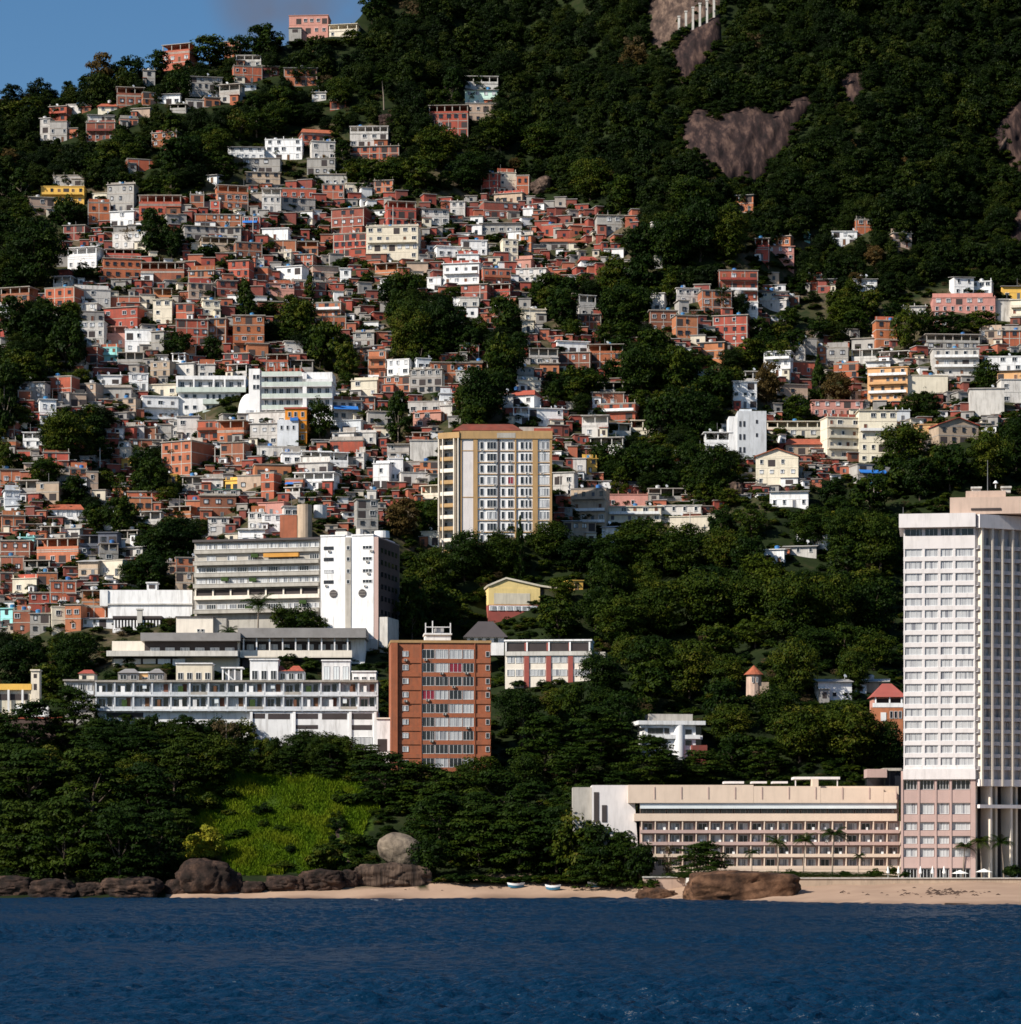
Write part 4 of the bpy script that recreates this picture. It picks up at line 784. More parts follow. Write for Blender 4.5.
TW = Land('turret_house', 'tan tower with small red cone roof standing among trees', 'tower', 747, 705); m = MB(); m.cyl(TW.x(754.5), 2, -3, TW.z(674.5), 2.0, 1.9, 12); m.build('wall', 'plaster_tan', TW.o); m = MB(); m.cyl(TW.x(754.5), 2, TW.z(674.4), TW.z(665), 2.6, .1, 12); m.build('roof', 'roof_tile', TW.o); TW.part('annex', ['brick_orange', 'plaster_tan'], (760, 769, 682, 712, .5, 4, 1), (758, 768, 694, 712, -.2, .49, 0))
for a in (751.8, 756): TW.win(a, a + 2, 677, 682.5, -.03 + .05, bars=0, glass='glass')
RH = Land('red_roof_house', 'salmon house with red hipped roof and white balustrade beside the hotel tower', 'house', 871, 735); RH.part('wall', ['plaster_pink'], (874, 903, 697, 750, 1.2, 9, 0)); RH.part('lower_wall', ['brick_orange'], (871, 903, 707.4, 750, -.3, 1.19)); m = MB(); m.gable(RH.x(871.5), RH.x(907), -.4, 10, RH.z(697), RH.z(682.5), 'x', 3.2); m.build('roof', 'red_paint', RH.o)
RH.part('balustrade', ['plaster_white'], (872.5, 903, 703, 707.3, -.4, -.2)); RH.part('gallery', ['hotel_dark'], (876, 902, 698.5, 703, 1.05, 1.19)); [RH.part('pier', ['plaster_white'], (a, a + 1.4, 697.1, 703, 0, .3)) for a in (875, 889, 901)]; RH.part('archway', ['plaster_white'], (880.5, 886, 712.5, 721, -.42, -.305)); [RH.win(a, a + 3.4, 711, 718.4, -.31, bars=0, glass='glass') for a in (889.6, 894, 898.4)]
SG = Land('grey_block', 'pale grey tower house with three pairs of slit windows on a blank wall', 'building', 737, 458, 0); 
SG.part('wall', ['plaster_pale'], (737.6, 766.4, 411, 475, 0, 10)); SG.part('parapet', ['plaster_pale'], (740, 752, 408.6, 411, 1, 9)); SG.part('side_wall', ['plaster_white'], (729, 737.5, 416, 475, .8, 10))
for y in (421, 434, 447): [SG.win(a, a + 2.0, y, y + 5.6, -.005, bars=0, glass='glass', frame='frame_dark') for a in (735 + 4.2, 739 + 4.2)]
for y in (420, 433.4): SG.win(755.8, 757.8, y, y + 3.4, -.005, bars=0, glass='glass', frame='frame_dark')

# --- the two white balcony blocks in the middle of the houses, dome and orange corner building
P_ = Land('balcony_block', 'white block with long green-edged balconies left of the white dome', 'apartments', 177, 418, 0)
P_.part('wall', ['plaster_white'], (178, 240, 391, 430, .6, 9), (176, 246, 375.8, 391, .9, 9)); P_.part('balcony', ['rail_pale', 'hotel_dark'], (176, 246, 387.4, 391.6, -.7, -.5, 0), (176, 246, 391.7, 392.4, -.7, .6, 0)); P_.part('balcony', ['rail_pale'], (203, 238, 399.4, 403.6, -.9, -.7), (203, 238, 403.7, 404.3, -.9, .58)); P_.part('balcony', ['rail_pale'], (203, 238, 410.6, 415, -.9, -.7), (203, 238, 415, 415.6, -.9, .58)); P_.part('parapet', ['plaster_white'], (176, 246, 375.8, 379.6, -.3, .88))
for y in (394, 405): [P_.win(a, a + 4, y, y + 4, .59, bars=0, glass='glass') for a in (184, 192.5)]; [P_.win(a, a + 3, y, y + 6.4, .59, bars=0, glass='glass') for a in (206, 212, 218, 225, 231)]
[P_.win(a, a + 4, 381.4, 386.8, .89, bars=1, glass='glass') for a in (180, 189, 198, 208, 215, 222, 229, 237)]
[P_.part('pier', ['plaster_white'], (a, a + 1.6, 379.7, 391.6, -.45, .89)) for a in (176.4, 193, 213, 224, 244)]
Q_ = Land('balcony_block', 'tall white block with stacked balconies just right of the white dome', 'apartments', 249, 421, math.radians(-3))
Q_.part('wall', ['plaster_white'], (250, 332, 372.5, 440, .6, 11), (249, 260, 369, 440, -.4, 10), (303, 307, 374, 440, -.9, 10)); 
for y, a, b in ((371.6, 262, 302), (382, 262, 332), (393.6, 262, 332), (405, 262, 302)): Q_.part('balcony', ['plaster_white', 'rail_pale'], (a, b, y + .6, y + 4.6, -.95, -.75, 1), (a, b, y + 4.7, y + 5.4, -.95, .59, 0))
for y in (375.4, 387.6, 399.2):
    for a in (264, 272, 279, 286, 294, 309, 317, 325): 
        if not (y < 380 and a > 300): Q_.win(a, a + 4.2, y + .6, y + 6.4, .59, bars=1, glass='glass')
[Q_.win(a, a + 3, y, y + 4.6, -.41, bars=0, glass='glass') for a in (253, 256.6) for y in (375, 385)]
Q_.part('top_storey', ['roof_tile', 'concrete'], (265, 302, 368.4, 371.4, .5, 9, 0), *[(a, a + 1, 366, 371.5, -.6, -.3, 1) for a in (266, 274, 281, 288, 294, 300)]); Q_.part('parapet', ['plaster_white'], (303, 333, 379.8, 382.6, -.9, 10.5))
dm = Land('dome', 'white rounded dome between the two white balcony blocks', 'dome', 249.5, 413, 0); dm.o.location += Vector((0, -2.6, 0)); m = MB(); n = 18; rr = dm.u * 10.6; hh_ = dm.z(395); pts = []
for k in range(7):
    a = math.pi / 2 * k / 7; pts += [(rr * math.cos(a) * math.cos(2 * math.pi * j / n), rr * math.cos(a) * math.sin(2 * math.pi * j / n) * .8, hh_ * math.sin(a)) for j in range(n)]
pts += [(0, 0, hh_)]; fs = [(k * n + j, k * n + (j + 1) % n, (k + 1) * n + (j + 1) % n, (k + 1) * n + j) for k in range(6) for j in range(n)] + [(6 * n + j, 6 * n + (j + 1) % n, 7 * n) for j in range(n)]
m.poly(pts, fs); m.build('shell', 'plaster_white', dm.o, smooth=True); m = MB(); m.cyl(0, 0, -4, .05, rr * 1.06, rr * 1.04, 18); m.build('drum', 'plaster_pale', dm.o)
O_ = Land('corner_building', 'bright orange three-storey corner building with a blue awning', 'building', 284, 447, math.radians(-4)); O_.part('wall', ['paint_orange', 'plaster_pale'], (285, 306.6, 409, 455, 0, 9, 0)); O_.part('roof', ['roof_tile'], (284, 307.4, 407.4, 409, -.4, 9.3)); O_.part('front_wing', ['plaster_pale'], (278, 299, 420.6, 455, -1.6, -.02)); O_.part('awning', ['tarp_blue'], (291, 299, 418.6, 421.6, -2.2, -.1))
for y in (411, 423, 434): [O_.win(a, a + 3.2, y + 1, y + 6, -.01, bars=0, glass='glass') for a in ((288, 294, 301) if y < 415 else (301,))]
[O_.win(a, a + 2.6, 426, 430.6, -1.62, bars=0, glass='glass') for a in (281, 287, 293)]; [O_.part('floor_line', ['concrete'], (300, 306.8, y, y + 1, -.1, -.005)) for y in (420, 432)]
CT = Land('round_tower', 'round bare concrete tower beside a brick wall, above the grey strip balcony block', 'tower', 304, 548, 0); m = MB(); m.cyl(0, 2.5, -2, CT.z(504), 2.2, 2.15, 18); m.build('wall', 'plaster_tan', CT.o); CT.part('brick_wall', ['brick_orange'], (279.5, 296.6, 514.5, 556, 1.5, 8)); m = MB(); m.cyl(CT.x(319), 6, CT.z(516), CT.z(503), 1.9, 1.9, 16); m.build('water_tank', 'tank_grey', CT.o)

# --- far left corner
LC = Land('cream_house', 'low cream house with square clock-like turret at the left shore edge', 'house', -10, 712, 0, 772); LC.part('wall', ['plaster_cream'], (-20, 31, 690, 725, 0, 10)); LC.part('roof', ['plaster_yellow'], (-20, 32, 684, 690, -.7, 10.4)); LC.part('turret', ['plaster_cream', 'hotel_dark'], (31.4, 39.6, 671, 725, -.6, 3, 0), (30.6, 40.4, 669.6, 671, -.9, 3.3, 0), (34, 37, 674, 678, -.66, -.61, 1), (34, 37, 684, 690, -.66, -.61, 1)); LC.part('porch', ['hotel_dark', 'plaster_white'], (-18, 28, 694, 700, -.1, -.01, 0), *[(a, a + 2, 690, 712, -.9, -.5, 1) for a in (-6, 8, 22)]); LC.part('front_block', ['plaster_white', 'hotel_dark'], (17, 50, 706, 722, -3, -1.2, 0), (20, 25, 709, 716, -3.06, -3.01, 1), (33, 40, 709, 716, -3.06, -3.01, 1))
BW = Land('retaining_wall', 'dark brown retaining wall below the low cream house on the far left', 'wall', -20, 748, 0, 756); BW.part('wall', ['brown_and_painted_shade'], (-40, 62, 718.6, 760, 0, 1.2)); BW.part('coping', ['roof_tile'], (-40, 62.5, 717, 718.7, -.2, 1.4))
SR = Land('retaining_wall', 'long tan retaining wall along the beach below the hotel terrace', 'wall', 690, 893, 0, 646); SR.part('wall', ['sand_wall' if False else 'plaster_tan'], (690, 1110, 878.6, 905, 0, 1)); SR.part('coping', ['concrete_pale'], (689.5, 1110, 877.6, 878.7, -.25, 1.2))
SR2 = Land('retaining_wall', 'short low wall set back on the sand just left of the large reddish brown rock', 'wall', 643, 892, 0, 664); SR2.part('wall', ['plaster_tan'], (643, 694, 877.5, 905, 0, 1)); SR2.part('coping', ['concrete_pale'], (642.5, 694, 876.4, 877.6, -.25, 1.2))
# row of white pillars on the mountain
for i, (x, yt, yb) in enumerate(((679, 17, 31), (686, 12, 27), (693, 8, 24), (700, 4, 21), (707, 1, 17), (714, -6, 10))):
    Yp = float(TY(x, yb)) - 5; s = Yp / F; o = thing('pillar', ('pale square pillar on the mountain rock, lowest end of the rising row', 'pale square pillar on the mountain rock, second from the low end', 'pale square pillar on the mountain rock, third from the low end', 'pale square pillar on the mountain rock, third from the high end', 'pale square pillar on the mountain rock, second from the high end', 'pale square pillar on the mountain rock, highest of the rising row')[i], 'pillar', W(x, yb, Yp), 0, 'white pillars on the mountain rock')
    m = MB(); m.box(-.42, .42, 0, .9, -3, (yb - yt) * s); m.build('shaft', 'concrete_pale', o); m = MB(); m.box(-.6, .6, -.15, 1.05, (yb - yt) * s + .003, (yb - yt) * s + .5); m.build('cap', 'concrete_pale', o)
# --- boats, parasols
mat('boat_white', (.75, .75, .75), var=.05, rough=.4); mat('boat_stripe', (.05, .16, .25), var=.1, rough=.4); mat('parasol', (.80, .78, .74), var=.04)
def boat(x, yb, wpx, rz, label):
    Y = float(TY(x, yb)); Ln = wpx * Y / F; o = thing('boat', label, 'boat', W(x, yb, Y), rz, 'small boats pulled up on the sand')
    for nm, mt, z0, z1, sc in (('hull', 'boat_stripe', 0, .55, .86), ('topside', 'boat_white', .55, 1.0, 1.0)):
        m = MB(); pts = []; n = 13
        for k in range(n):
            t = k / (n - 1) * 2 - 1; wd_ = .8 * max(.02, (1 - abs(t) ** 2.6)) * (1 if t < 0 else 1 - .25 * t)
            for z, q in ((z0, .72 if nm == 'hull' else .93), (z1, .93 if nm == 'hull' else 1)):
                pts += [(t * Ln / 2 * (.86 + .14 * z), -wd_ * q, z + .25 * t * t), (t * Ln / 2 * (.86 + .14 * z), wd_ * q, z + .25 * t * t)]
        fs = []
        for k in range(n - 1):
            a, b = k * 4, k * 4 + 4; fs += [(a, b, b + 2, a + 2), (a + 1, a + 3, b + 3, b + 1), (a, a + 1, b + 1, b), (a + 2, b + 2, b + 3, a + 3)]
        fs += [(0, 2, 3, 1), ((n - 1) * 4, (n - 1) * 4 + 1, (n - 1) * 4 + 3, (n - 1) * 4 + 2)]; m.poly(pts, fs); m.build(nm, mt, o)
    m = MB(); m.box(-Ln * .2, -Ln * .12, -.7, .7, 1.02, 1.1); m.box(Ln * .1, Ln * .18, -.7, .7, 1.02, 1.1); m.build('bench', 'door_wood', o)
boat(516, 888, 18, .15, 'white boat on the sand nearest the streaked rock ledge'); boat(553, 890, 17, -.35, 'boat with a dark stripe tilted on the sand between two white boats'); boat(596, 887, 18, .1, 'white boat on the sand beside the low retaining wall')
def parasol(x, yb, hpx, open_, label):
    Y = 652.0; s = Y / F; o = thing('parasol', label, 'parasol', W(x, yb, Y), R.uniform(0, 3), 'white parasols on the hotel terrace'); h = hpx * s
    m = MB(); m.cyl(0, 0, 0, h, .05, .05, 8); m.build('pole', 'frame_white', o); m = MB()
    if open_: m.cyl(0, 0, h - .75, h - .02, 1.9, .06, 8)
    else: m.cyl(0, 0, h * .30, h * .42, .16, .36, 8); m.cyl(0, 0, h * .42, h + .12, .36, .05, 8)
    m.build('canopy', 'parasol', o)
for x, l in ((888, 'closed white parasol farthest along the terrace from the tower'), (898.5, 'closed white parasol just left of the tower corner'), (920.5, 'closed white parasol before the first dark tower doorway'), (932.5, 'closed white parasol before the middle tower doorway'), (944, 'closed white parasol before the last tower doorway')): parasol(x, 877.5, 11, False, l)
parasol(960, 877.5, 7.5, True, 'small open parasol under the palm by the tower'); parasol(984, 877.5, 9, True, 'large open parasol between the palms by the tower')
for i, (x, yb, hpx) in enumerate(((100, 470, 22), (333, 345, 24), (393, 235, 30), (253, 240, 26), (455, 352, 18), (600, 372, 20), (652, 318, 26), (760, 345, 22), (860, 372, 24), (410, 632, 34), (560, 500, 26), (140, 400, 22), (215, 470, 24), (530, 330, 24), (60, 560, 22), (870, 505, 26), (690, 540, 30), (480, 305, 20))):
    P = ground(x, yb); s = P.y / F; o = thing('utility_pole', None, 'pole', P, R.uniform(-.3, .3), 'poles among the houses'); m = MB(); m.cyl(0, 0, -1, hpx * s, .16, .11, 8); m.build('post', 'concrete_pale', o); m = MB(); m.box(-.8, .8, -.07, .07, hpx * s - .9, hpx * s - .72); m.build('crossarm', 'door_wood', o)
    if i % 3 == 0: m = MB(); m.tube([(0, -.1, hpx * s - .3), (0, -.9, hpx * s + .1), (0, -1.5, hpx * s)], [.05, .05, .05], 5); m.build('lamp_arm', 'rail_metal', o)
    POLES = globals().setdefault('POLES', []); POLES.append((o, x, yb - hpx / 2))
HD = """
B 60 128 78 139;W 92 127 108 136;N 132 108 150 117;W 186 99 204 108;B 205 97 220 107;B 262 66 280 77;W 240 83 256 91 m;G 170 104 186 113 p;B 120 118 138 127;W 312 92 326 101;B 330 100 346 109;
B 162 44 190 62 p;B 224 41 239 52;W 236 55 261 67 p;B 234 66 262 83;B 117 87 144 105 p;B 143 92 156 105;W 157 93 180 105 m;B 49 106 67 122;W 68 104 92 113 t;C 98 102 117 113 r;
W 40 118 50 141;G 50 121 67 142;W 88 114 114 123 m;B 86 122 115 141;B 151 132 177 147;B 164 145 174 155;B 128 159 160 171;G 143 70 155 86;G 219 84 240 103 p;G 190 76 222 97 m;
W 228 146 264 160 m;W 265 139 302 160;G 243 158 280 174;N 246 172 280 185;G 53 175 85 187 t;Y 41 186 84 204 b;N 30 197 54 215;G 107 184 134 212 t;W 110 211 134 227;C 92 193 107 203;
B 88 202 110 223;B 139 195 181 215 p;B 63 225 85 240;W 67 247 97 269 p;W 112 232 148 249;B 106 249 141 259 p;B 104 258 141 279;B 141 262 184 282 p;W 53 276 71 289 p;B 44 287 75 308;
W 75 289 110 305;W 78 303 97 311;B 97 296 140 309;B 103 307 138 329;B 0 287 30 311 p;W 0 305 12 322;B 0 321 12 337;B 153 288 172 300 p;C 153 299 172 326;G 80 311 104 322;
W 80 321 104 346;W 207 174 217 183 m;B 218 185 248 210 p;B 190 194 204 210;W 262 188 281 212 p;B 280 188 316 199 t;G 282 198 315 212;B 210 200 220 216;B 195 214 241 228;G 185 226 220 241;
G 219 227 241 242;B 242 216 260 232 u;W 262 228 288 240;N 202 237 236 252 p;B 236 242 262 259;B 270 240 296 253;B 294 241 318 255 p;C 278 252 291 266;B 294 254 313 268;B 228 260 249 278;
W 253 259 264 269;B 252 267 268 281;B 178 261 195 275;B 188 270 214 284;N 189 283 212 298;W 276 266 302 285 t;K 264 283 294 297;B 293 281 326 298;N 313 265 338 279 m;B 258 301 286 314;
B 218 280 237 297;B 312 302 341 318;B 322 316 346 329;B 176 303 194 321;B 176 319 208 345;B 207 318 226 343;B 233 315 264 353;C 203 300 220 316;B 331 208 364 235 t;B 333 233 367 256;
B 388 201 416 227 p;C 366 226 418 260;W 422 208 449 225 m;W 450 201 465 215;B 374 180 393 193;C 346 183 365 194;W 350 126 388 147 p;B 350 146 399 160;W 312 141 335 160;B 302 127 335 142 r;
G 307 158 335 175;G 315 174 347 186;B 322 184 344 199;K 289 15 328 34;C 329 24 357 37 p;B 284 67 317 86 m;M 465 89 498 106 m;B 429 105 468 136 p;N 466 103 498 122;W 465 76 498 90 p;
B 481 173 498 195;C 498 172 516 194;B 516 175 529 195;N 494 193 522 204;B 484 202 519 219;W 523 208 533 216;G 480 222 522 234 m;W 508 231 521 240;C 503 239 518 262;B 521 235 531 250;
W 437 246 461 258;W 462 240 487 256 t;W 457 254 479 265;W 443 263 479 285 b;B 461 284 487 300;B 483 268 511 288;B 484 284 510 298 p;N 407 262 428 274;B 375 263 398 275 p;W 427 277 441 291;
W 460 297 479 309;W 340 268 351 287;B 486 307 503 325;B 542 224 562 236;G 540 236 587 250 r;B 573 217 589 229 p;G 597 215 629 233;W 581 255 597 268 r;W 652 222 665 235;B 649 242 665 258;
W 655 256 664 268;K 516 259 531 270;W 516 268 546 283;W 579 295 596 317 p;B 578 314 601 329;C 522 309 546 322;C 522 320 534 332;K 104 326 126 347 p;W 125 329 152 352;G 151 331 164 353;
B 70 346 98 363;T 97 347 117 364 b;G 56 361 84 375;G 117 352 144 366 p;N 150 361 170 378;B 44 376 72 400 t;G 20 381 45 400 m;B 18 390 31 402;W 97 375 121 387 b;W 129 373 148 390;
C 147 384 177 396;N 78 383 96 402;G 95 387 131 400;N 62 393 86 407;N 114 398 136 413;W 143 396 178 420 b;W 40 399 56 424;B 122 426 134 440;W 133 425 144 440;B 144 427 156 442;
G 155 424 171 441;W 170 420 183 438;B 130 439 164 448;W 23 432 42 448 p;B 0 421 15 437;B 43 452 69 468 ;B 17 450 31 462;B 69 468 87 484;N 86 471 98 494;B 0 469 23 484;
G 15 480 38 496 p;N 36 482 59 501;L 5 490 20 507;C 118 447 131 461;Y 121 459 131 470;B 112 486 129 499;B 128 491 166 505;B 160 441 193 475 s;Y 164 474 177 483 ;W 172 353 185 367 p;
B 178 345 196 362;W 170 363 194 376;W 198 364 215 379;W 227 364 247 378 p;B 223 353 249 368;B 247 343 268 357;B 266 354 288 369 p;W 285 341 303 355;B 287 353 300 364;G 290 360 313 373 p;
W 246 412 286 426;W 250 423 278 446;W 177 416 199 440;B 197 420 221 441;B 217 420 244 443 p;B 220 442 244 465;G 332 400 362 421 u;L 330 420 361 434;W 301 451 331 465 p;W 298 462 328 475;
W 294 472 334 490 p;W 257 446 294 458;W 282 452 302 465;B 255 464 291 478;G 182 476 203 491 p;W 202 478 223 491;Y 225 480 239 492;G 214 489 240 508 g;B 261 472 274 500;N 237 475 261 490;
B 285 478 303 492 u;B 200 495 236 519;B 185 500 204 515;B 168 506 191 518 p;W 208 517 229 534;W 248 512 264 530;W 238 528 265 545 m;W 262 514 284 532;K 258 502 284 516;W 285 487 300 498 p;
W 284 506 299 518;N 176 572 193 592;N 167 562 177 575;B 176 557 195 574;W 373 463 389 489;W 388 458 403 482;W 401 472 426 485;G 402 461 423 475;B 420 461 439 477;W 410 440 441 461 x;
C 421 485 440 500 p;W 367 490 376 502;G 357 499 378 538;C 421 531 440 546;G 387 443 409 461 m;W 356 452 364 469;W 320 452 348 466 p;B 330 440 363 453;B 368 350 386 378 b;G 353 332 374 347;
B 352 346 371 362 m;W 387 359 409 376;B 384 376 410 393;G 410 369 442 394;L 417 358 431 371;B 431 362 482 383 t;W 456 370 470 384;B 468 361 488 374 p;W 408 401 451 414;K 413 412 441 428;
W 440 405 452 420;L 440 393 452 406;C 351 380 377 397 ;B 358 396 375 411;G 368 411 393 426;B 412 432 429 443 p;B 460 345 479 361 t;W 498 393 513 408 m;C 374 426 391 440;W 357 432 376 445;
W 339 432 354 446;B 588 344 623 370 p;W 557 341 589 355 ;B 557 352 590 373;B 540 363 559 375;G 529 348 558 366 p;G 517 367 534 382;C 517 380 541 392;W 499 389 534 405 r;G 577 382 623 394 p;
B 592 392 624 406;B 597 403 635 420;W 529 408 563 427;W 513 407 529 424 p;W 582 415 608 437 p;W 607 423 631 438 p;C 631 420 666 440 p;W 590 437 623 458 p;W 573 458 586 473;Y 584 458 597 475;
W 553 472 574 498;N 571 488 606 523 b;K 608 494 648 508;C 608 506 661 523 b;G 648 488 686 502 p;W 658 505 701 523;C 670 516 709 534 x;N 564 520 596 543 m;B 652 400 671 415;W 675 450 706 470 p;
W 602 526 614 542 m;Y 569 580 583 590;B 755 238 769 260 p;K 767 246 794 261;B 770 236 790 247;T 804 234 810 243;B 736 194 753 212 m;B 719 270 758 301 t;N 768 272 779 283;W 677 288 699 304 ;
B 694 284 710 296;B 702 290 732 315;W 740 302 758 324;B 753 290 788 304 m;W 756 300 786 310;B 785 296 799 306;B 713 315 747 343;W 650 293 664 312;B 650 310 677 333;B 676 315 698 338;
G 679 300 689 314;B 698 342 724 358;W 693 362 717 382 r;B 806 275 822 290;B 818 278 836 293 m;W 854 278 877 293 m;C 760 291 788 307 m;W 832 231 857 245;B 856 219 874 234;N 893 233 912 247;
K 933 297 995 313;K 933 311 948 328;W 954 276 974 296 m;W 972 281 991 296;W 993 299 1012 321 x;C 1011 299 1034 325;Y 1002 285 1034 299 m;B 876 320 897 348 t;W 903 306 926 317;G 852 338 876 351;
W 852 349 882 363 p;W 880 351 908 364 p;W 764 351 790 376;G 803 338 817 363 x;G 788 345 805 363;B 789 361 815 375;B 815 346 828 363;G 826 347 848 368;B 834 363 858 379;W 866 360 890 372 m;
G 926 334 980 350 p;N 980 330 1002 346;B 999 330 1030 346;W 933 348 979 377 b;O 868 367 907 402 b;C 906 375 948 395 x;W 985 356 1032 372;W 970 388 1004 415 x;W 1001 379 1042 404;O 998 369 1034 381 m;
K 812 400 863 417;C 827 417 860 460 b;C 859 410 897 463;L 895 410 910 422;N 938 417 979 444 R;O 914 424 940 441;W 898 446 911 468 R;G 857 464 891 485 u;N 866 485 882 500 p;C 767 421 828 437 p;
N 786 437 828 455 r;W 733 381 757 408;W 745 371 761 385 p;N 777 384 808 407;W 705 432 731 454 p;C 756 448 798 486 R;W 770 490 808 507 m;W 764 549 784 565;W 781 545 816 556 m;W 797 536 827 549;
W 818 680 852 700 m;N 854 680 888 693 m;W 46 503 83 519 r;L 5 505 20 515;B 2 515 25 528;G 40 526 61 541 p;W 60 528 80 541;T 19 537 34 548;B 0 540 30 562;B 36 538 79 564 p;
D 79 535 100 556 p;D 98 532 117 558;L 97 514 114 531;G 117 530 138 543 p;W 116 546 143 558 m;C 99 560 123 576 ;B 128 497 152 511;W 140 511 161 524 p;B 0 572 13 592;C 12 578 37 593;
B 38 572 57 585;B 50 580 76 604;B 29 592 49 614;T 0 608 13 627;B 13 610 30 634;G 30 613 50 634;C 52 606 65 632;B 65 604 81 632;B 82 590 103 605 p;B 82 606 106 621;
W 81 617 116 628 m;G 100 543 118 562 p;N 78 560 98 577 m;B 0 556 24 572;G 24 560 50 578 p;W 60 600 66 610;B 0 440 16 455;N 24 462 44 474 m;W 100 428 111 437 m;B 66 440 80 452
"""
CODE = {'B': ('brick_red', 'brick'), 'O': ('plaster_orange', 'orange'), 'W': ('plaster_white', 'white'), 'G': ('plaster_grey', 'grey'), 'C': ('plaster_cream', 'cream'), 'N': ('plaster_tan', 'tan'), 'Y': ('plaster_yellow', 'yellow'), 'K': ('plaster_pink', 'pink'), 'T': ('plaster_turquoise', 'turquoise'), 'L': ('plaster_pale', 'pale blue-grey'), 'M': ('plaster_mint', 'mint green'), 'D': ('plaster_darkgrey', 'dark slate'), 'U': ('plaster_blue', 'blue')}
HOUSES = []
TANK = {}
def tank_mesh(mt):
    if mt not in TANK:
        m = MB(); m.cyl(0, 0, 0, .95, .62, .72, 12); m.cyl(0, 0, .951, 1.15, .76, .3, 12); TANK[mt] = m.mesh('water_tank', [mt])
    return TANK[mt]
UP = {}
def unit_post(mt):
    if mt not in UP: UP[mt] = MB().box(-.5, .5, -.5, .5, 0, 1).mesh('post', [mt])
    return UP[mt]
DISH = []
def dish_mesh():
    if not DISH: m = MB(); m.tube([(0, 0, 0), (0, 0, .6)], [.04, .04], 5); m.tube([(0, -.05, .6), (.1, -.25, .75), (.15, -.32, .8)], [.1, .42, .5], 10); DISH.append(m.mesh('satellite_dish', ['frame_white']))
    return DISH[0]
OPM = []
def opening_mesh():
    if not OPM: m = MB(); m.box(-.5, .5, -.03, .02, 0, 1); OPM.append(m.mesh('opening', ['hotel_dark']))
    return OPM[0]
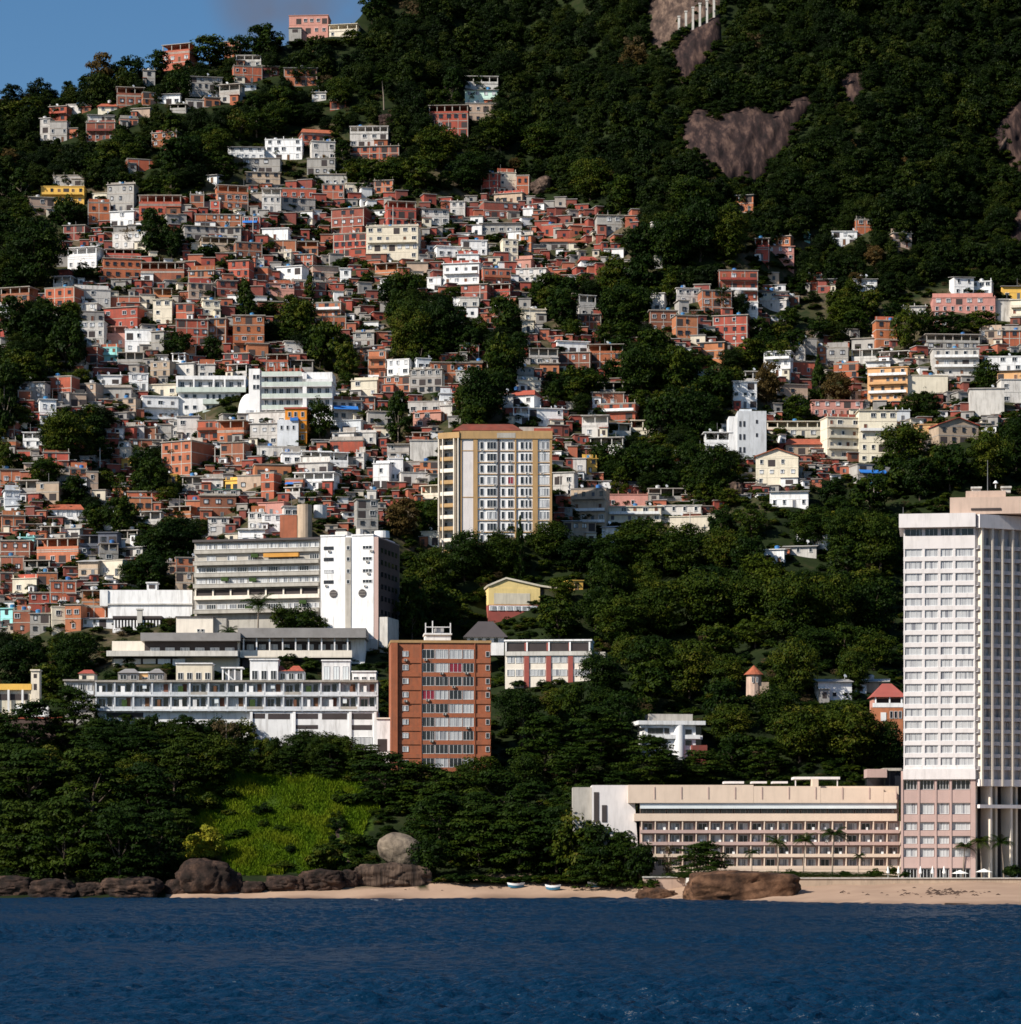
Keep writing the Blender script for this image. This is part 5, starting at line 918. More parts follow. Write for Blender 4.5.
def house(code, x0, y0, x1, y1, fl=''):
    r = random.Random(int(x0 * 131 + y0 * 17)); cx = (x0 + x1) / 2; Y = float(TY(cx, y1)); s = Y / F
    w, h = (x1 - x0) * s, (y1 - y0) * s; mt, cn = CODE[code]
    if code == 'B': mt = r.choice(['brick_red', 'brick_red', 'brick_orange', 'brick_brown', 'brick_orange'])
    if code == 'W' and r.random() < .5: mt = 'plaster_worn'
    nst = max(1, round(h / 3.2)); fh = h / nst; d = min(max(6.0, w * .7), 9.5); yaw = r.uniform(-.34, .26)
    if 's' in fl: yaw = -.5; d = 13
    if w > 13: yaw *= .3
    hw = w / 2 * (1 / max(.8, math.cos(yaw)) if 's' not in fl else 1.1)
    kind = {'B': 'brick_house', 'G': 'concrete_house', 'D': 'concrete_house'}.get(code, 'plastered_house')
    o = thing(kind, None, 'house', W(cx, y1, Y), yaw, 'houses on the hillside')
    open_top = 'p' in fl; pitched = 'r' in fl or 'R' in fl; sheet = 'm' in fl
    roof_t = .2; zt = h - roof_t
    if pitched: zt = h - min(.42 * h, 2.4)
    if sheet: zt = h - .55
    m = MB()
    if open_top:
        oz = min(fh, 3.0) if nst > 1 or h > 3.6 else h * .6; wz = zt - oz
        m.box(-hw, hw, 0, d, -5, wz); m.box(-hw + .2, hw - .2, d * .55, d - .1, wz, zt - .01); m.box(-hw, hw, -.06, .12, wz, wz + .8)
        m.build('wall', mt, o)
        n = max(2, int(w / 2.9)); pmt = mt if code in 'WCKY' else 'concrete'
        for k in range(n + 1):
            x = -hw + .18 + (2 * hw - .36) * k / n; link('pillar', unit_post(pmt), o, (x, .15, wz + .81)).scale = (.3, .3, zt - .815 - wz)
        top = wz
    else:
        m.box(-hw, hw, 0, d, -5, zt)
        if 'R' in fl: m.poly([(-hw, 0, zt), (hw, 0, zt), (0, 0, h - .3), (-hw, .3, zt), (hw, .3, zt), (0, .3, h - .3)], [(0, 1, 2), (4, 3, 5), (1, 4, 5, 2), (3, 0, 2, 5)])
        m.build('wall', mt, o); top = zt
    # concrete frame of the raw brick houses, floor lines of the others
    if 'x' not in fl and (code in 'BGN' or nst > 1):
        fm = MB(); k0 = 0 if code in 'BG' else 1
        for k in range(k0, nst + 1):
            z = min(k * fh, top) - .28
            if z > top - .2: continue
            fm.box(-hw - .05, hw + .05, -.06, d + .05, z, z + .26)
        if code == 'B' and r.random() < .55:
            nb = max(1, round(w / 4))
            for k in range(nb + 1):
                x = -hw + .13 + (2 * hw - .26) * k / nb; fm.box(x - .13, x + .13, -.04, .1, -3, top - .02)
        if fm.v: fm.build('floor_trim', 'concrete' if code in 'BGN' else mt, o)
    rm = MB(); ov = r.uniform(.15, .5)
    if pitched:
        if 'R' in fl: rm.poly([(-hw - .5, -.6, zt - .25), (0, -.6, h - .25), (hw + .5, -.6, zt - .25), (-hw - .5, d + .3, zt - .25), (0, d + .3, h - .25), (hw + .5, d + .3, zt - .25), (-hw - .5, -.6, zt), (0, -.6, h), (hw + .5, -.6, zt), (-hw - .5, d + .3, zt), (0, d + .3, h), (hw + .5, d + .3, zt)], [(6, 7, 10, 9), (7, 8, 11, 10), (0, 3, 4, 1), (1, 4, 5, 2), (0, 1, 7, 6), (1, 2, 8, 7), (0, 6, 9, 3), (2, 5, 11, 8), (3, 9, 10, 4), (4, 10, 11, 5)])
        else: rm.gable(-hw - .5, hw + .5, -.6, d + .3, zt + .004, h, 'x', min(w * .2, 1.5))
        rm.build('roof', 'roof_tile', o)
    elif sheet:
        rm.poly([(-hw - .4, -.7, h - .50), (hw + .4, -.7, h - .50), (hw + .4, d + .2, h + .5), (-hw - .4, d + .2, h + .5), (-hw - .4, -.7, h - .38), (hw + .4, -.7, h - .38), (hw + .4, d + .2, h + .62), (-hw - .4, d + .2, h + .62)], [(0, 3, 2, 1), (4, 5, 6, 7), (0, 1, 5, 4), (1, 2, 6, 5), (2, 3, 7, 6), (3, 0, 4, 7)])
        rm.build('roof', 'roof_sheet', o)
    else:
        rm.box(-hw - ov, hw + ov, -ov, d + .2, zt + .003, h)
        rm.build('roof', 'roof_green' if 'g' in fl else 'concrete' if code in 'BGN' else mt, o)
        if not open_top and r.random() < .45 and 'x' not in fl:   # unfinished upstands for a later storey
            n = max(2, int(w / 3)); pmt = 'concrete' if code in 'BGN' else mt
            for k in range(n + 1): x = -hw + .2 + (2 * hw - .4) * k / n; link('upstand', unit_post(pmt), o, (x, .2, h + .002)).scale = (.2, .22, r.uniform(.5, 1.2))
            if r.random() < .5: um = MB(); um.box(-hw + .32, hw - .32, d * .5, d * .5 + .2, h + .002, h + r.uniform(.9, 2.2)); um.build('roof_wall', r.choice([mt, 'brick_red', 'concrete']), o)
    if 't' in fl or r.random() < .34:
        blue = 't' in fl or r.random() < .6; tk = link('water_tank', tank_mesh('tank_blue' if blue else 'tank_grey'), o, (r.uniform(-.5, .5) * hw, d * .3, h if not sheet else h + .3)); fl += '' if 't' in fl or not blue else 't'
    if r.random() < .36 and not pitched: link('satellite_dish', dish_mesh(), o, (r.uniform(-.8, .8) * hw, d * .2, h + (.35 if sheet else .002)))
    if w > 4.5 and r.random() < .35 and 'x' not in fl and (x0, y0) not in ((719, 270), (933, 297)):   # a low annex of other stuff in front
        am = MB(); aw = w * r.uniform(.25, .45); ax = r.choice([-1, 1]) * (hw - aw / 2) * .98; ah = min(h * .6, r.uniform(1.8, 2.8)); am.box(ax - aw / 2, ax + aw / 2, -1.6, -.002, -5, ah); an = am.build('annex', r.choice(['brick_red', 'brick_brown', 'plaster_grey', 'plaster_white', 'concrete', 'plaster_cream']), o)
        am = MB(); am.box(ax - aw / 2 - .25, ax + aw / 2 + .25, -1.95, -.002, ah + .003, ah + .14); am.build('annex_roof', r.choice(['roof_sheet', 'concrete', 'roof_tile']), an); link('opening', opening_mesh(), an, (ax, -1.6, .3)).scale = (aw * .45, 1, ah * .6)
    if r.random() < .24 and not pitched: link('antenna', unit_post('rail_metal'), o, (r.uniform(-.8, .8) * hw, d * .3, h + .002)).scale = (.09, .09, r.uniform(1.6, 3.4))
    # openings
    nw = 0
    if 'x' not in fl:
        for k in range(nst):
            z = k * fh
            if z + 2.0 > top: break
            n = max(1, int(round(w / r.uniform(2.5, 3.6)))); sty = ('h' if code in 'WCKLM' or r.random() < .35 else 'd') + ('c' if r.random() < .25 else '')
            ww, wh = r.choice([(1.0, 1.0), (1.2, 1.2), (1.4, 1.2), (.8, 1.2)])
            balc = 'b' in fl or (code in 'BWC' and w > 7 and r.random() < .16 and k > 0)
            if balc:
                bm_ = MB(); ra = hw * .94; bm_.box(-ra, ra, -1.1, -.001, z + .0, z + .16); bm_.box(-ra, ra, -1.12, -1.02, z + .16, z + .85); bm_.build('balcony', mt if r.random() < .7 else 'plaster_white', o)
            for j in range(n):
                x = -hw + 2 * hw * (j + .5) / n + r.uniform(-.15, .15)
                if r.random() < .13: continue
                if balc and j % 2 == 0: link('door', door_mesh(r.random() < .5), o, (x, 0, z + .17))
                elif r.random() < (.20 if code in 'BGN' else .12): link('opening', opening_mesh(), o, (x, 0, z + .15)).scale = (min(2.2, 2 * hw / n * .8), 1, min(2.3, fh * .72))
                elif k == 0 and j == n // 2 and r.random() < .4: link('door', door_mesh(r.random() < .5), o, (x, 0, z))
                else: window(o, x, z + min(1.1, fh * .36), min(ww, 2 * hw / n * .7), min(wh, fh * .45), 0, sty)
                nw += 1
    if 'u' in fl:
        am = MB(); am.poly([(-hw * .9, -1.6, h * .55), (hw * .7, -1.6, h * .55), (hw * .7, -.01, h * .72), (-hw * .9, -.01, h * .72), (-hw * .9, -1.6, h * .52), (hw * .7, -1.6, h * .52), (hw * .7, -.01, h * .68), (-hw * .9, -.01, h * .68)], [(0, 1, 2, 3), (7, 6, 5, 4), (4, 5, 1, 0), (5, 6, 2, 1), (7, 4, 0, 3)]); am.build('awning', 'tarp_blue', o)
    HOUSES.append(dict(o=o, x=cx, y=(y0 + y1) / 2, x0=x0, x1=x1, y0=y0, y1=y1, code=code, cn=cn, fl=fl, nst=nst, w=x1 - x0, nw=nw)); return o
DM = {}
def door_mesh(metal):
    if metal not in DM:
        m = MB(); m.box(-.42, .42, -.05, .02, 0, 2.0, 0); m.box(-.5, -.421, -.1, .02, 0, 2.08, 1); m.box(.421, .5, -.1, .02, 0, 2.08, 1); m.box(-.42, .42, -.1, .02, 2.001, 2.08, 1); DM[metal] = m.mesh('door', ['door_metal' if metal else 'door_wood', 'concrete'])
    return DM[metal]
for rec in HD.replace('\n', '').split(';'):
    p = rec.split()
    if len(p) >= 5: house(p[0], *[float(v) for v in p[1:5]], p[5] if len(p) > 5 else '')
bh = next(h for h in HOUSES if (h['x0'], h['y0']) == (719, 270))['o']; m = MB(); m.cyl(0, .4, -2, 3.4, 1.9, 1.9, 16); m.build('round_bay', 'plaster_grey', bh); m = MB(); m.cyl(-1.2, 3, 9.2, 10.6, 1.1, 1.1, 12); m.cyl(-1.2, 3, 10.601, 11.6, 1.25, .15, 12); m.build('dome', 'brick_red', bh)
RECTS = [(h['x0'], h['y0'], h['x1'], h['y1']) for h in HOUSES] + [(439, 425, 553, 545), (193, 540, 402, 640), (105, 590, 192, 640), (284, 407, 308, 447), (729, 409, 767, 458), (249, 369, 333, 420), (176, 376, 246, 416), (279, 503, 326, 541), (95, 655, 390, 750), (391, 620, 492, 768), (100, 616, 366, 665), (488, 577, 562, 618), (504, 640, 605, 681), (638, 710, 706, 757), (745, 665, 766, 698), (871, 682, 905, 724), (898, 486, 1030, 880), (573, 776, 903, 872), (-20, 668, 50, 720), (465, 620, 506, 642), (866, 768, 903, 800)]
# ------------------------------------------------------------------ trees that can be told apart: column, ground row, width, height, kind
TD = """36 290 62 74 big;14 340 38 46 round;40 352 46 44 round;66 374 44 58 round;24 388 36 34 round;70 330 26 30 round;4 440 30 74 tall;8 400 30 40 round;4 480 22 40 round;
64 460 48 52 big;94 446 34 32 round;45 486 42 30 round;20 472 26 20 round;76 506 34 32 round;152 502 40 46 round;122 538 38 44 round;98 532 24 26 round;176 566 58 50 big;150 592 44 38 round;172 500 18 20 round;
20 690 54 52 big;76 678 50 48 big;48 700 40 36 round;246 318 24 40 tall;296 342 44 44 round;325 370 44 50 round;347 384 28 42 round;178 360 34 30 round;212 362 20 28 round;270 318 24 18 round;
404 312 36 44 round;412 364 46 60 big;396 330 22 40 tall;444 352 44 56 big;398 442 30 50 tall;482 424 56 60 big;502 388 44 56 round;470 440 34 36 round;506 342 36 48 round;320 440 28 42 round;
545 306 40 34 round;562 330 36 46 round;622 336 50 54 big;644 300 44 46 round;606 300 34 34 round;640 262 38 40 round;580 400 54 34 round;640 396 50 58 big;672 400 44 56 round;612 380 24 22 round;655 362 42 36 round;
664 446 44 56 round;694 440 52 56 big;716 410 44 44 round;690 396 30 34 round;625 484 44 42 round;656 488 46 44 round;600 470 24 30 round;712 500 46 58 big;690 478 28 36 round;768 406 30 46 red;798 424 32 30 round;818 406 22 50 cone;838 408 34 38 red;
905 352 30 46 round;924 338 26 30 round;950 338 46 26 round;980 336 40 26 round;986 392 28 34 round;930 418 22 26 round;912 416 24 24 round;904 468 56 46 big;944 474 40 30 round;
154 254 32 48 round;172 258 26 34 round;66 230 30 36 round;130 246 20 20 dry;76 222 26 26 bush;88 280 26 22 bush;208 258 24 18 bush;310 300 14 24 tall;
520 582 17 64 cone;550 560 46 40 big;500 574 40 46 big;465 580 48 52 big;434 600 44 56 big;412 640 36 62 round;448 630 42 44 round;580 572 44 38 big;610 568 46 36 big;640 572 60 56 big;682 578 60 56 big;610 610 50 50 big;
402 540 38 44 red;430 540 34 44 round;560 640 50 44 round;620 650 60 58 big;660 640 60 62 big;706 634 64 66 big;746 626 56 58 big;790 640 62 68 big;830 634 56 62 big;872 640 60 66 big;
300 640 40 34 round;282 634 24 30 round;318 640 24 26 round;228 668 22 42 palm;258 654 30 58 palm;312 672 20 16 bush;
810 548 46 44 big;846 560 52 56 big;880 570 52 60 big;870 520 44 48 round;832 510 34 34 round;892 500 40 50 round;950 490 44 50 round;990 486 50 56 big;1016 470 44 56 big;920 500 40 44 round;
650 690 60 56 big;690 700 58 62 big;726 700 42 48 big;600 700 46 50 big;560 722 50 38 big;518 736 50 50 big;795 700 52 62 big;846 664 46 44 round;776 730 50 44 big;730 750 54 48 big;800 762 64 60 big;852 766 70 68 big;886 772 40 54 big;766 776 44 40 tier;
600 760 70 56 tier;650 782 64 48 tier;545 772 64 60 tier;700 784 52 36 tier;575 790 54 46 tier;620 800 40 30 tier;523 766 12 58 dry;
30 760 66 62 tier;74 742 54 58 tier;100 774 60 50 tier;140 774 60 48 tier;190 768 50 40 tier;226 768 34 56 dry;30 820 78 76 tier;90 830 86 84 tier;150 830 66 70 tier;20 872 66 76 tier;66 880 76 90 tier;120 886 72 84 tier;158 878 54 70 tier;10 800 50 60 tier;
206 862 42 48 bright;228 800 26 18 bush;262 815 20 16 bush;240 838 20 12 bush;345 806 28 20 bush;352 850 24 22 bush;205 812 30 26 bush;285 870 26 12 bush;180 846 34 40 tier;322 872 38 36 bush;384 802 66 52 tier;365 778 44 36 tier;305 758 46 30 big;272 762 34 22 round;334 766 52 34 big;420 808 72 48 tier;
455 824 76 56 tier;500 826 70 58 tier;703 618 50 46 lime;760 588 44 36 lime;775 612 56 46 lime;640 630 36 34 lime;830 534 28 24 lime;562 602 30 26 lime;440 850 66 60 tier;480 868 76 66 tier;520 872 74 70 tier;556 876 66 74 tier;592 880 64 70 tier;622 880 48 62 tier;530 836 62 56 tier;575 838 60 56 tier;430 880 44 46 round;612 842 44 46 tier;
700 884 60 44 tier;668 884 14 46 dry;963 880 26 40 palm;982 880 30 46 palm;1004 880 28 44 palm;892 876 12 14 bush;914 878 14 14 bush;1012 880 22 20 bush;
452 108 30 40 tall;384 110 30 36 palm;300 84 24 20 round;265 62 40 40 round;240 60 26 26 round;210 66 46 30 round;130 84 34 28 round;96 96 40 22 round;30 118 30 22 round;20 126 46 26 round;158 74 26 24 round;120 150 22 26 round;140 156 20 20 round;98 178 34 26 round;180 178 46 44 round;
372 24 30 34 round;300 47 24 9 bush;331 47 26 9 bush;274 53 22 18 round;352 46 24 18 round;262 56 20 12 bush;500 150 46 44 big;436 170 50 46 big;470 190 44 40 big;420 190 40 34 round;540 160 44 40 big;590 200 44 44 big;620 214 40 40 round;670 270 50 60 big;700 262 46 70 big;728 262 44 60 big;690 220 46 46 big"""
SPEC = [(x, 755 + (x * 7 % 7), 28 + x % 9, 33 + x * 3 % 10, ('tier', 'round', 'tier', 'big')[x % 4], 1) for x in range(98, 250, 11)] + [(x, 772 + (x * 5 % 7), 26 + x % 9, 34 + x * 3 % 9, ('tier', 'round', 'big')[x % 3], 1) for x in range(252, 348, 13)]
for rec in TD.replace('\n', '').split(';'):
    p = rec.split()
    if p: SPEC.append((*[float(v) for v in p[:4]], p[4], 1))
TREES = [(None, *s[:5]) for s in SPEC]
STRICT = [(486, 574, 580, 618), (504, 640, 605, 681), (638, 710, 706, 757), (745, 665, 766, 698), (871, 682, 905, 724), (764, 535, 827, 564)]
RECTS += STRICT; SOLID = set(RECTS[len(HOUSES):])
def hits(x, yb, w, h, rects, tol0=.28, solid=True, own=.35):
    """does a crown standing at ground row yb hide too much of something that the photo shows further back"""
    a0, a1, b0, b1 = x - w * .45, x + w * .45, yb - h, yb
    for q in rects:
        if solid and q in SOLID and q[0] - w * .3 < x < q[2] + w * .3 and q[1] - 2 < yb <= q[3] + 3: return True
        if yb <= q[3] - 1: continue
        tol = (.05 if solid else .2) if q in STRICT else tol0 if q[3] > 176 or q[0] > 350 else min(tol0, .13)
        ix, iy = min(a1, q[2]) - max(a0, q[0]), min(b1, q[3]) - max(b0, q[1])
        if ix > 0 and iy > 0 and ix * iy > tol * (q[2] - q[0]) * (q[3] - q[1]): return True
        if ix > 0 and iy > 0 and ix * iy > own * w * h: return True
    return False
rs2 = np.random.RandomState(11)
F1 = [(388, -60), (1100, -80), (1100, 286), (1000, 292), (940, 282), (900, 300), (840, 312), (800, 300), (800, 272), (742, 236), (712, 292), (664, 300), (640, 226), (590, 216), (540, 182), (510, 172), (480, 176), (430, 200), (400, 196), (396, 136), (350, 126), (346, 62), (372, 40)]
F2 = [(-80, 118), (50, 100), (140, 78), (240, 64), (280, 62), (330, 58), (345, 134), (300, 128), (240, 118), (215, 190), (150, 198), (90, 190), (40, 190), (-80, 230)]
F3 = [(398, 560), (440, 548), (545, 556), (600, 545), (700, 545), (760, 520), (800, 535), (880, 490), (900, 480), (1030, 440), (1100, 440), (1100, 600), (905, 600), (905, 790), (580, 800), (500, 780), (495, 650), (404, 650), (400, 570)]
F4 = [(-80, 745), (95, 768), (240, 774), (300, 772), (390, 772), (500, 775), (580, 800), (640, 840), (650, 882), (430, 880), (420, 826), (352, 780), (250, 765), (190, 806), (186, 872), (-80, 882)]
F5 = [(700, 300), (760, 320), (800, 330), (850, 300), (900, 320), (860, 345), (800, 350), (770, 400), (740, 420), (725, 420), (700, 400), (720, 350)]
def scatter(poly, n, mind, wf, rects, avoid):
    xs = [p[0] for p in poly]; ys = [p[1] for p in poly]; out = []; cell = {}
    for _ in range(n):
        x, y = rs2.uniform(min(xs), max(xs)), rs2.uniform(min(ys), max(ys))
        if not inpoly(x, y, poly): continue
        w, h, md = wf(x, y)
        md *= mind
        g0, g1 = int(x // 20), int(y // 20)
        if any((x - a) ** 2 + 2.2 * (y - b) ** 2 < md * md for i in range(-2, 3) for j in range(-2, 3) for a, b in cell.get((g0 + i, g1 + j), ())): continue
        if any(abs(x - t[1]) < .30 * (t[3] + w) and abs(y - t[2]) < .30 * t[4] for t in avoid): continue
        if hits(x, y, w, h, rects): continue
        cell.setdefault((g0, g1), []).append((x, y)); out.append((x, y, w, h))
    return out
RECTS_ = [(677, -6, 719, 32), (215, 775, 345, 868), (374, 826, 421, 868)]
RECTS += RECTS_
explicit = list(TREES)
def inrock(x, y, h, w=20):
    if abs(x - 697) < 25 + w * .45 and y - h < 36 and y > 2: return True
    if any(inpoly(x + dx * w, y - h * .6, ROCKS[2]) for dx in (-.3, .3)): return True
    return any(inpoly(x, y - h * .72, p) or (i < 2 and inpoly(x, y - h * .4, p)) for i, p in enumerate(ROCKS))
# mid and shore woods: every tree an object
for poly, n, md in ((F3, 1500, 1.0), (F4, 700, 1.15), (F5, 400, .9)):
    for x, y, w, h in scatter(poly, n, md, lambda x, y: (lambda k: (k * rs2.uniform(.8, 1.25), k * rs2.uniform(.8, 1.2), k * .62))(26 + (y - 300) / 600 * 26), RECTS, explicit):
        SPEC.append((x, y, w, h, rs2.choice(['round', 'round', 'big', 'lime'] if y < 790 else ['big', 'tier', 'tier', 'tier'], p=[.40, .2, .32, .08] if y < 790 else None), 0)); TREES.append((None, *SPEC[-1][:5]))
for poly in ([(150, 100), (345, 100), (345, 124), (232, 144), (226, 184), (190, 188)], [(328, 150), (402, 165), (402, 196), (340, 200)], [(-60, 205), (26, 205), (28, 230), (14, 300), (-60, 300)], [(8, 318), (84, 322), (82, 392), (5, 396)], [(-30, 360), (18, 362), (20, 470), (-30, 470)], [(388, 290), (432, 290), (474, 315), (462, 362), (400, 368)], [(451, 345), (520, 325), (516, 430), (455, 446)], [(535, 300), (690, 280), (655, 352), (540, 340)], [(615, 352), (700, 362), (735, 410), (725, 460), (665, 460), (640, 410)], [(545, 385), (590, 388), (585, 418), (550, 410)], [(600, 450), (690, 450), (690, 498), (610, 498)], [(265, 305), (340, 320), (350, 395), (310, 382), (270, 345)], [(130, 465), (174, 465), (172, 510), (142, 530), (88, 538), (90, 505)], [(145, 525), (205, 525), (200, 566), (130, 598)], [(40, 420), (105, 425), (102, 468), (45, 463)], [(90, 145), (180, 150), (180, 200), (100, 185)], [(690, 455), (740, 460), (730, 510), (690, 505)], [(0, 655), (104, 650), (104, 690), (40, 700), (0, 690)]):
    for x, y, w, h in scatter(poly, 260, 1.0, lambda x, y: (lambda k: (k * 1.1, k * rs2.uniform(.9, 1.3), k * .52))(rs2.uniform(20, 32)), RECTS, []):
        SPEC.append((x, y, w, h, rs2.choice(['round', 'round', 'tall', 'big']), 0)); TREES.append((None, *SPEC[-1][:5]))
# the forest on the mountain: reads as one mass
# the 290 broadleaf trees that show largest are objects of their own, what is left joins the forest mass
allt = list(TREES); BRD = ('round', 'big', 'red', 'lime'); brd = sorted([s for s in SPEC if s[4] in BRD], key=lambda s: -(s[2] * s[3] * (1.5 if s[5] else 1)))
keep = set(brd[:290]); rest = brd[290:]; TREES = []
for s in SPEC:
    if s[4] not in BRD or s in keep: tree(*s[:5])
pts, scl, rot, idx = [], [], [], []
for x, y, w, h, k, _ in rest:
    P = ground(x, y); s = P.y / F; pts.append(P); scl.append((w * s * 1.08, w * s * 1.08, h * s)); rot.append(rs2.uniform(0, 6.28)); idx.append({'round': int(rs2.randint(5)), 'big': 5 + int(rs2.randint(2)), 'red': 11, 'lime': 12}[k] if k != 'round' else 12 + int(rs2.randint(5)))
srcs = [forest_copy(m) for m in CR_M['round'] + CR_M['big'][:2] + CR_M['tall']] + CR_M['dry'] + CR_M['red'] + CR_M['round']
for poly in (F1, F2):
    for x, y, w, h in scatter(poly, 9000, 1.0, lambda x, y: (lambda k: (k * 1.5, k * 1.5, k * .62))(rs2.choice([11, 15, 19, 23])), RECTS, allt):
        if inrock(x, y, h, w): continue
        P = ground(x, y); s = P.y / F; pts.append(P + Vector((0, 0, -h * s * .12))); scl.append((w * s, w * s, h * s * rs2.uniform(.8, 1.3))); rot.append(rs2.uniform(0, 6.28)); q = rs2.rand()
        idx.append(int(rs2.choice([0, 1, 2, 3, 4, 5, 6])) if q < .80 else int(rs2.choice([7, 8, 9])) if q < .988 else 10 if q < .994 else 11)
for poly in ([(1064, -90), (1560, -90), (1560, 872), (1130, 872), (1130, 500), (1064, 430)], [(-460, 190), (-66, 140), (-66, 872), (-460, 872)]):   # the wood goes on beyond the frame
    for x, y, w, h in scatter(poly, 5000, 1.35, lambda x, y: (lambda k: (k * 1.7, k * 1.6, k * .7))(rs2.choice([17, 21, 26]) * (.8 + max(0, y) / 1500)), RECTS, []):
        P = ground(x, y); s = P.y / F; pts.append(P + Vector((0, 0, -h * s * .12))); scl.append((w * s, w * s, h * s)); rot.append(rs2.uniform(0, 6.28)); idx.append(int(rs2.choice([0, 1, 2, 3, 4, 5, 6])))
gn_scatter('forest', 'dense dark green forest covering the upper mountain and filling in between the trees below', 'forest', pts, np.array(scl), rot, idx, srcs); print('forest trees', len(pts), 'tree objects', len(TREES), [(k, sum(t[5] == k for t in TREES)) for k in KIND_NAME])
# low scrub between houses and under the woods
pts, scl, rot, idx = [], [], [], []
ALLR = RECTS + [(t[1] - t[3] * .4, t[2] - t[4] * .8, t[1] + t[3] * .4, t[2]) for t in explicit]
for _ in range(14000):
    x, y = rs2.uniform(-60, 1080), rs2.uniform(60, 884)
    if y < ridge(x) + 2 or (inpoly(x, y, GRASS)) or (y > 872 and x > 170): continue
    w = rs2.uniform(7, 15) * (.8 + y / 1500); h = w * rs2.uniform(.5, .8)
    if hits(x, y, w, h, RECTS, .17, False, .62) or any(inpoly(x, y - 1.5, p) for p in ROCKS): continue
    P = ground(x, y); s = P.y / F; pts.append(P); scl.append((w * s, w * s, h * s)); rot.append(rs2.uniform(0, 6.28)); idx.append(int(rs2.choice([0, 1, 2], p=[.47, .46, .07])))
for k in range(26):
    x, y = rs2.uniform(670, 726), rs2.uniform(-6, 30); w = rs2.uniform(3, 8); P = ground(x, y); s = P.y / F; pts.append(P); scl.append((w * s, w * s, w * s * .8)); rot.append(rs2.uniform(0, 6.28)); idx.append(int(rs2.randint(2)))
for pi, poly in enumerate(ROCKS):
    for i in range(len(poly)):
        a, b = poly[i], poly[(i + 1) % len(poly)]; n = int(math.hypot(a[0] - b[0], a[1] - b[1]) / 2.2)
        for k in range(n):
            t = k / max(1, n); x, y = a[0] + (b[0] - a[0]) * t + rs2.normal(0, 1.8), a[1] + (b[1] - a[1]) * t + rs2.normal(1.5, 2.0)
            if 675 < x < 722 and y < 34: continue
            w = rs2.uniform(4, 11); P = ground(x, y) + Vector((0, -2.0, 0)); s = P.y / F; pts.append(P); scl.append((w * s, w * s, w * s * rs2.uniform(.5, 1.1))); rot.append(rs2.uniform(0, 6.28)); idx.append(int(rs2.randint(2)))
for k in range(70):   # creepers and shrubs on the ledges of the big slab
    x, y = rs2.uniform(680, 815), rs2.uniform(94, 186)
    if not inpoly(x, y, ROCKS[2]) or min(float(seg_dist(np.array([x]), np.array([y]), ROCKS[2])[0]), 99) > 9: continue
    w = rs2.uniform(4, 10); P = ground(x, y) + Vector((0, -5.5, 0)); s = P.y / F; pts.append(P); scl.append((w * s, w * s, w * s * .8)); rot.append(rs2.uniform(0, 6.28)); idx.append(int(rs2.randint(2)))
gn_scatter('undergrowth', 'low scrub and bushes growing between the houses and trees of the hillside', 'scrub', pts, np.array(scl), rot, idx, CR_M['bush'] + CR_M['dry'])
# the many small shacks squeezed between the houses, too small and crowded to tell apart
FAVC = [(0, 285), (60, 250), (110, 225), (180, 200), (330, 180), (420, 205), (520, 200), (640, 220), (650, 330), (780, 285), (800, 310), (700, 365), (610, 420), (560, 440), (740, 470), (900, 380), (1000, 330), (1040, 330), (1040, 420), (880, 470), (760, 505), (560, 525), (440, 500), (380, 545), (110, 620), (-30, 640), (-30, 290)]
FAVD = [(760, 350), (850, 335), (910, 345), (1040, 326), (1040, 425), (900, 425), (805, 475), (760, 485), (690, 475), (700, 440), (770, 400)]; FAVE = [(600, 485), (700, 492), (722, 532), (600, 525)]
mats = ['brick_red', 'brick_orange', 'brick_brown', 'plaster_grey', 'plaster_white', 'plaster_cream', 'concrete', 'glass', 'roof_sheet']
fm = MB(); occ = [r for r in ALLR]; nfill = 0
for _ in range(26000):
    x, y = rs2.uniform(-25, 1040), rs2.uniform(190, 640)
    if not any(inpoly(x, y, q) for q in (FAVC, FAVD, FAVE)): continue
    w, h = rs2.uniform(5.5, 15), rs2.uniform(4.5, 11); a0, a1, b0, b1 = x - w / 2, x + w / 2, y - h, y
    bad = False
    for q in occ:
        ix, iy = min(a1, q[2]) - max(a0, q[0]), min(b1, q[3]) - max(b0, q[1])
        if ix > 0 and iy > 0 and ix * iy > (.42 if q[3] > y else .24) * min(w * h, (q[2] - q[0]) * (q[3] - q[1])): bad = True; break
    if bad: continue
    occ.append((a0, b0, a1, b1)); nfill += 1
    P = ground(x, y); s = P.y / F; hw, hh_ = w * s / 2, h * s; mi = int(rs2.choice([0, 1, 2, 3, 4, 5, 6], p=[.27, .15, .22, .15, .10, .04, .07])); o = len(fm.v)
    fm.box(-hw, hw, 0, 5, -4, hh_, mi); fm.box(-hw - .3, hw + .3, -.3, 5.2, hh_ + .003, hh_ + .2, 6 if rs2.rand() < .6 else 8)
    nst = max(1, round(hh_ / 3)); n = max(1, int(w * s / 2.6))
    for k in range(nst):
        for j in range(n):
            if rs2.rand() < .7: xx = -hw + 2 * hw * (j + .5) / n; zz = k * hh_ / nst + .9; fm.box(xx - .5, xx + .5, -.08, -.005, zz, zz + min(1.1, hh_ * .4), 7)
    a = rs2.uniform(-.3, .35); ca, sa = math.cos(a), math.sin(a)
    for i in range(o, len(fm.v)): q = fm.v[i]; fm.v[i] = (P.x + q[0] * ca - q[1] * sa, P.y + q[0] * sa + q[1] * ca, P.z + q[2])
tag(fm.build('crowded_shacks', mats), 'crowded small shacks squeezed into the gaps between the hillside houses', 'shacks', None, 'stuff'); print('fill', nfill)
